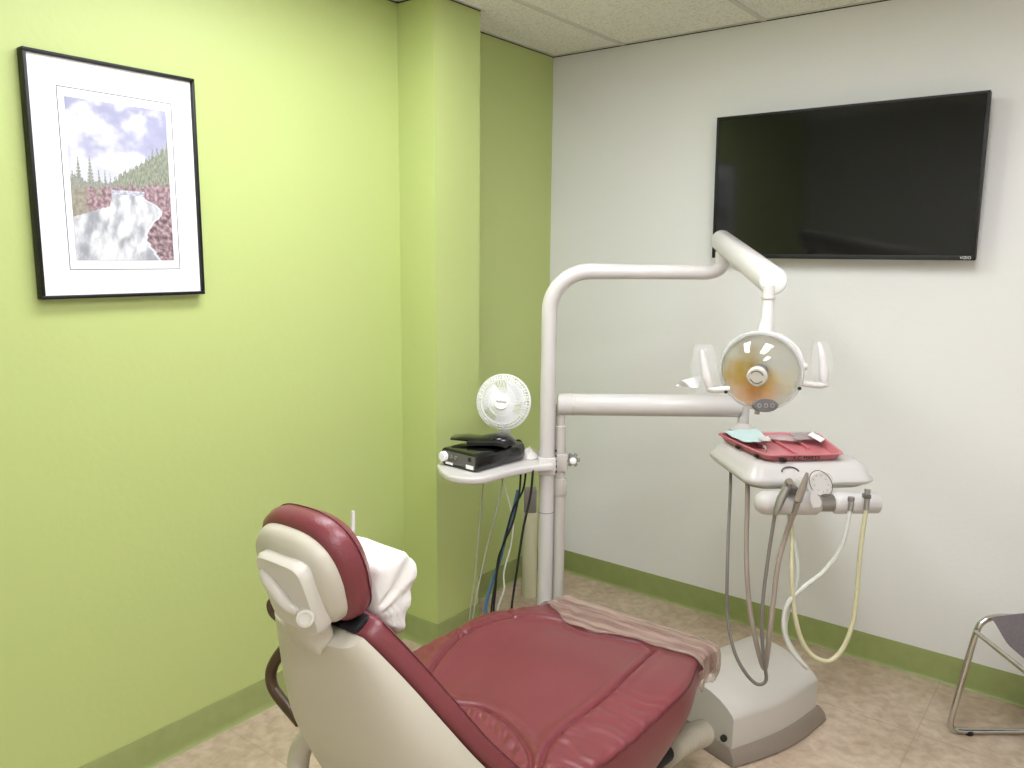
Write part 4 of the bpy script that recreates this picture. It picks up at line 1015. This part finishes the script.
cl = thing('metal_clip', 'small metal clip hanging over the front rim of the pink tray', 'clip', atz(763, 447, tz+.02))
B().tube(spline([atz(762, 444, tz+.026), atz(764, 447, tz+.03), atz(763, 450, tz+.024), atz(766, 452, tz+.026)], 6), .0022, 8).build('spring', M['chrome'], cl)
B().tube([atz(765, 446, tz+.028), atz(766, 451, tz+.026)], .003, 8).build('jaw', M['chrome'], cl)

# ------------------------------------------------------------------ junction box under the toe end
JA = Vector((1.373, -.958, 0)); JB = Vector((1.516, -.518, 0)); jx = (JB-JA).normalized(); jy = Vector((-jx.y, jx.x, 0)); JL = (JB-JA).length
jb = thing('utility_box', 'white hooded floor box with a taupe skirt, under the toe end of the chair', 'utility box', JA+jx*JL/2+jy*.15)
pr_ = [(0.008, .045), (.006, .145), (.012, .158), (.03, .172), (.06, .187), (.10, .198), (.16, .205), (.22, .205), (.27, .198), (.30, .18), (.306, .05)]
def jring(s, bulge): return [JA + jx*s + jy*(a-bulge*(1 if a < .15 else .2)) + Z*b for a, b in pr_]
B().loft([jring(.004+(JL-.050)*k/10, .022*math.sin(PI*k/10)) for k in range(11)]).build('hood', M['enamel_tan'], jb, angle=32)
sk = []
for (ins, z) in ((-.002, 0), (-.010, .006), (-.006, .028), (.006, .050), (.012, .056)):
    P = []
    for k in range(11): s = k/10; P.append(JA+jx*(-.004+(JL-.014)*s-(ins if s == 1 else 0))+jy*(ins-.030*math.sin(PI*s*.95)+.004*s)+Z*z)
    for k in range(6): s = k/5; P.append(JB+jx*(-.026-ins)+jy*(.012+.29*s)+Z*z)
    P.append(JA+jx*(-.004+ins)+jy*.31+Z*z)
    sk.append(P)
B().loft(sk).build('skirt', M['taupe'], jb, angle=50)
B().lathe([(0, 0), (.011, 0), (.011, .004), (0, .004)], at(723.5, 738, (JA-CAM).dot(FW)+.002), -FW, 20).build('hole_plug', M['black'], jb)
# ribbed hose
ch = thing('ribbed_hose', 'thick ribbed beige hose on the floor beside the white hooded box', 'hose')
chp = spline([at(702, 733, 2.33), at(690, 738, 2.26), at(672, 748, 2.18), at(666, 752, 2.15)], 24)
B().tube(chp, [.036+.0022*math.sin(k*1.55) for k in range(len(chp))], 24).build('ribbed_sleeve', M['corr'], ch, angle=80)
B().tube(spline([at(668, 751, 2.16), at(652, 765, 2.09), at(630, 790, 2.0)], 8), [.024]*17, 16).build('inner_hose', M['dark_rubber'], ch)

# ------------------------------------------------------------------ visitor chair at the right
vc_r = math.radians(38)
gx_ = Vector((math.cos(vc_r), math.sin(vc_r), 0)); gy_ = Vector((math.sin(vc_r), -math.cos(vc_r), 0))   # gx to the back of the chair, gy to the side nearer the camera
V0 = atz(949, 731, .011)
vis = thing('visitor_chair', 'chrome sled base visitor chair with a dark grey fabric seat by the off-white wall', 'chair', V0+gx_*.2+gy_*.23, vc_r)
SW = .46
for sd in (0, SW):
    o = V0+gy_*sd; T_ = atz(983, 620, .40)-V0; tz_ = .395
    fx2 = T_.dot(gx_)
    pts = [o+gx_*.40+Z*0, o+gx_*.10, o+gx_*.035+Z*.001, o+gx_*.008+Z*.012, o+gx_*.004+Z*.045, o+gx_*(fx2*.45)+Z*.2, o+gx_*(fx2*.85)+Z*(tz_-.05), o+gx_*(fx2+.01)+Z*(tz_-.015), o+gx_*(fx2+.05)+Z*tz_, o+gx_*(fx2+.12)+Z*(tz_-.002), o+gx_*.38+Z*(tz_-.02), o+gx_*.425+Z*(tz_+.05), o+gx_*.46+Z*.80]
    B().tube(spline(pts, 8), .0095, 14).build('side_frame', M['chrome'], vis)
    B().lathe([(0, -.011), (.013, -.011), (.014, 0), (.010, .004), (0, .004)], o+gx_*.065+Z*.0, Z, 16).build('foot_glide', M['black'], vis)
c1 = atz(976, 632, .365)
B().tube([c1, c1+gy_*(SW+.0)], .0075, 12).build('cross_bar', M['chrome'], vis)
B().tube([V0+gx_*.36, V0+gx_*.36+gy_*SW], .0085, 12).build('cross_bar', M['chrome'], vis)
def vseat(u, v, top):
    # u across (gy), v front to back (gx)
    x = .085+v*.38; y = .015+u*(SW-.03)
    ed = min(u, 1-u, v*1.2, (1-v)*1.2)
    th = .024*min(1, (ed/.10))**.5 if ed > 0 else 0
    z = .410 - .045*math.exp(-(v/.16)**2)*(.25+.75*smooth(u*4)) - .012*math.sin(PI*u)
    return V0+gx_*(x+.02*(1-u*1.0)*0)+gy_*y+Z*(z+(th if top else -th*.6))
B().grid(lambda u, v: vseat(u, v, 1), 30, 30).grid(lambda u, v: vseat(u, v, 0), 30, 30).build('seat', M['seat_fabric'], vis, angle=60)
def vback(u, v, f):
    y = .02+u*(SW-.04); z = .52+v*.30; ed = min(u, 1-u, v, 1-v); th = .02*min(1, ed/.1)**.5
    return V0+gx_*(.43+.03*v-.0+.02*math.sin(PI*u)+(th if f else -th))+gy_*y+Z*z
B().grid(lambda u, v: vback(u, v, 1), 20, 16).grid(lambda u, v: vback(u, v, 0), 20, 16).build('backrest', M['seat_fabric'], vis, angle=60)

# ------------------------------------------------------------------ sub-parts: pieces that belong to one part of a thing
def nest(root, child_kinds, part_kind):
    kids = list(root.children); part = [o for o in kids if o.name.split('.')[0] == part_kind]
    for o in kids:
        if o.name.split('.')[0] in child_kinds:
            p = min(part, key=lambda q: (q.location-o.location).length)
            o.parent = p; o.location = o.location - p.location
nest(chair, ('headrest_piping', 'headrest_shell', 'adjuster_housing', 'adjuster_arm', 'release_lever', 'pivot_cap'), 'headrest')
nest(chair, ('seam_piping',), 'seat'); nest(chair, ('backrest_piping',), 'backrest')
nest(dev, ('knob', 'white_label', 'jack', 'rocker_switch'), 'front_panel')
nest(fan, ('maker_mark',), 'hub_cap')
nest(lamp, ('core_cap', 'cap_groove'), 'lamp_core'); nest(lamp, ('button_rings',), 'control_pad'); nest(lamp, ('end_cap', 'under_rib'), 'arm_tube')
nest(unit, ('dial_marks',), 'dial'); nest(unit, ('recess_line',), 'body'); nest(tray, ('handwriting', 'rim_notch'), 'tray_body')
nest(pic, ('mat_line', 'photo_print'), 'mat_board'); nest(tv, ('logo',), 'bezel'); nest(shelf, ('clamp_knob', 'set_screws'), 'clamp_block')
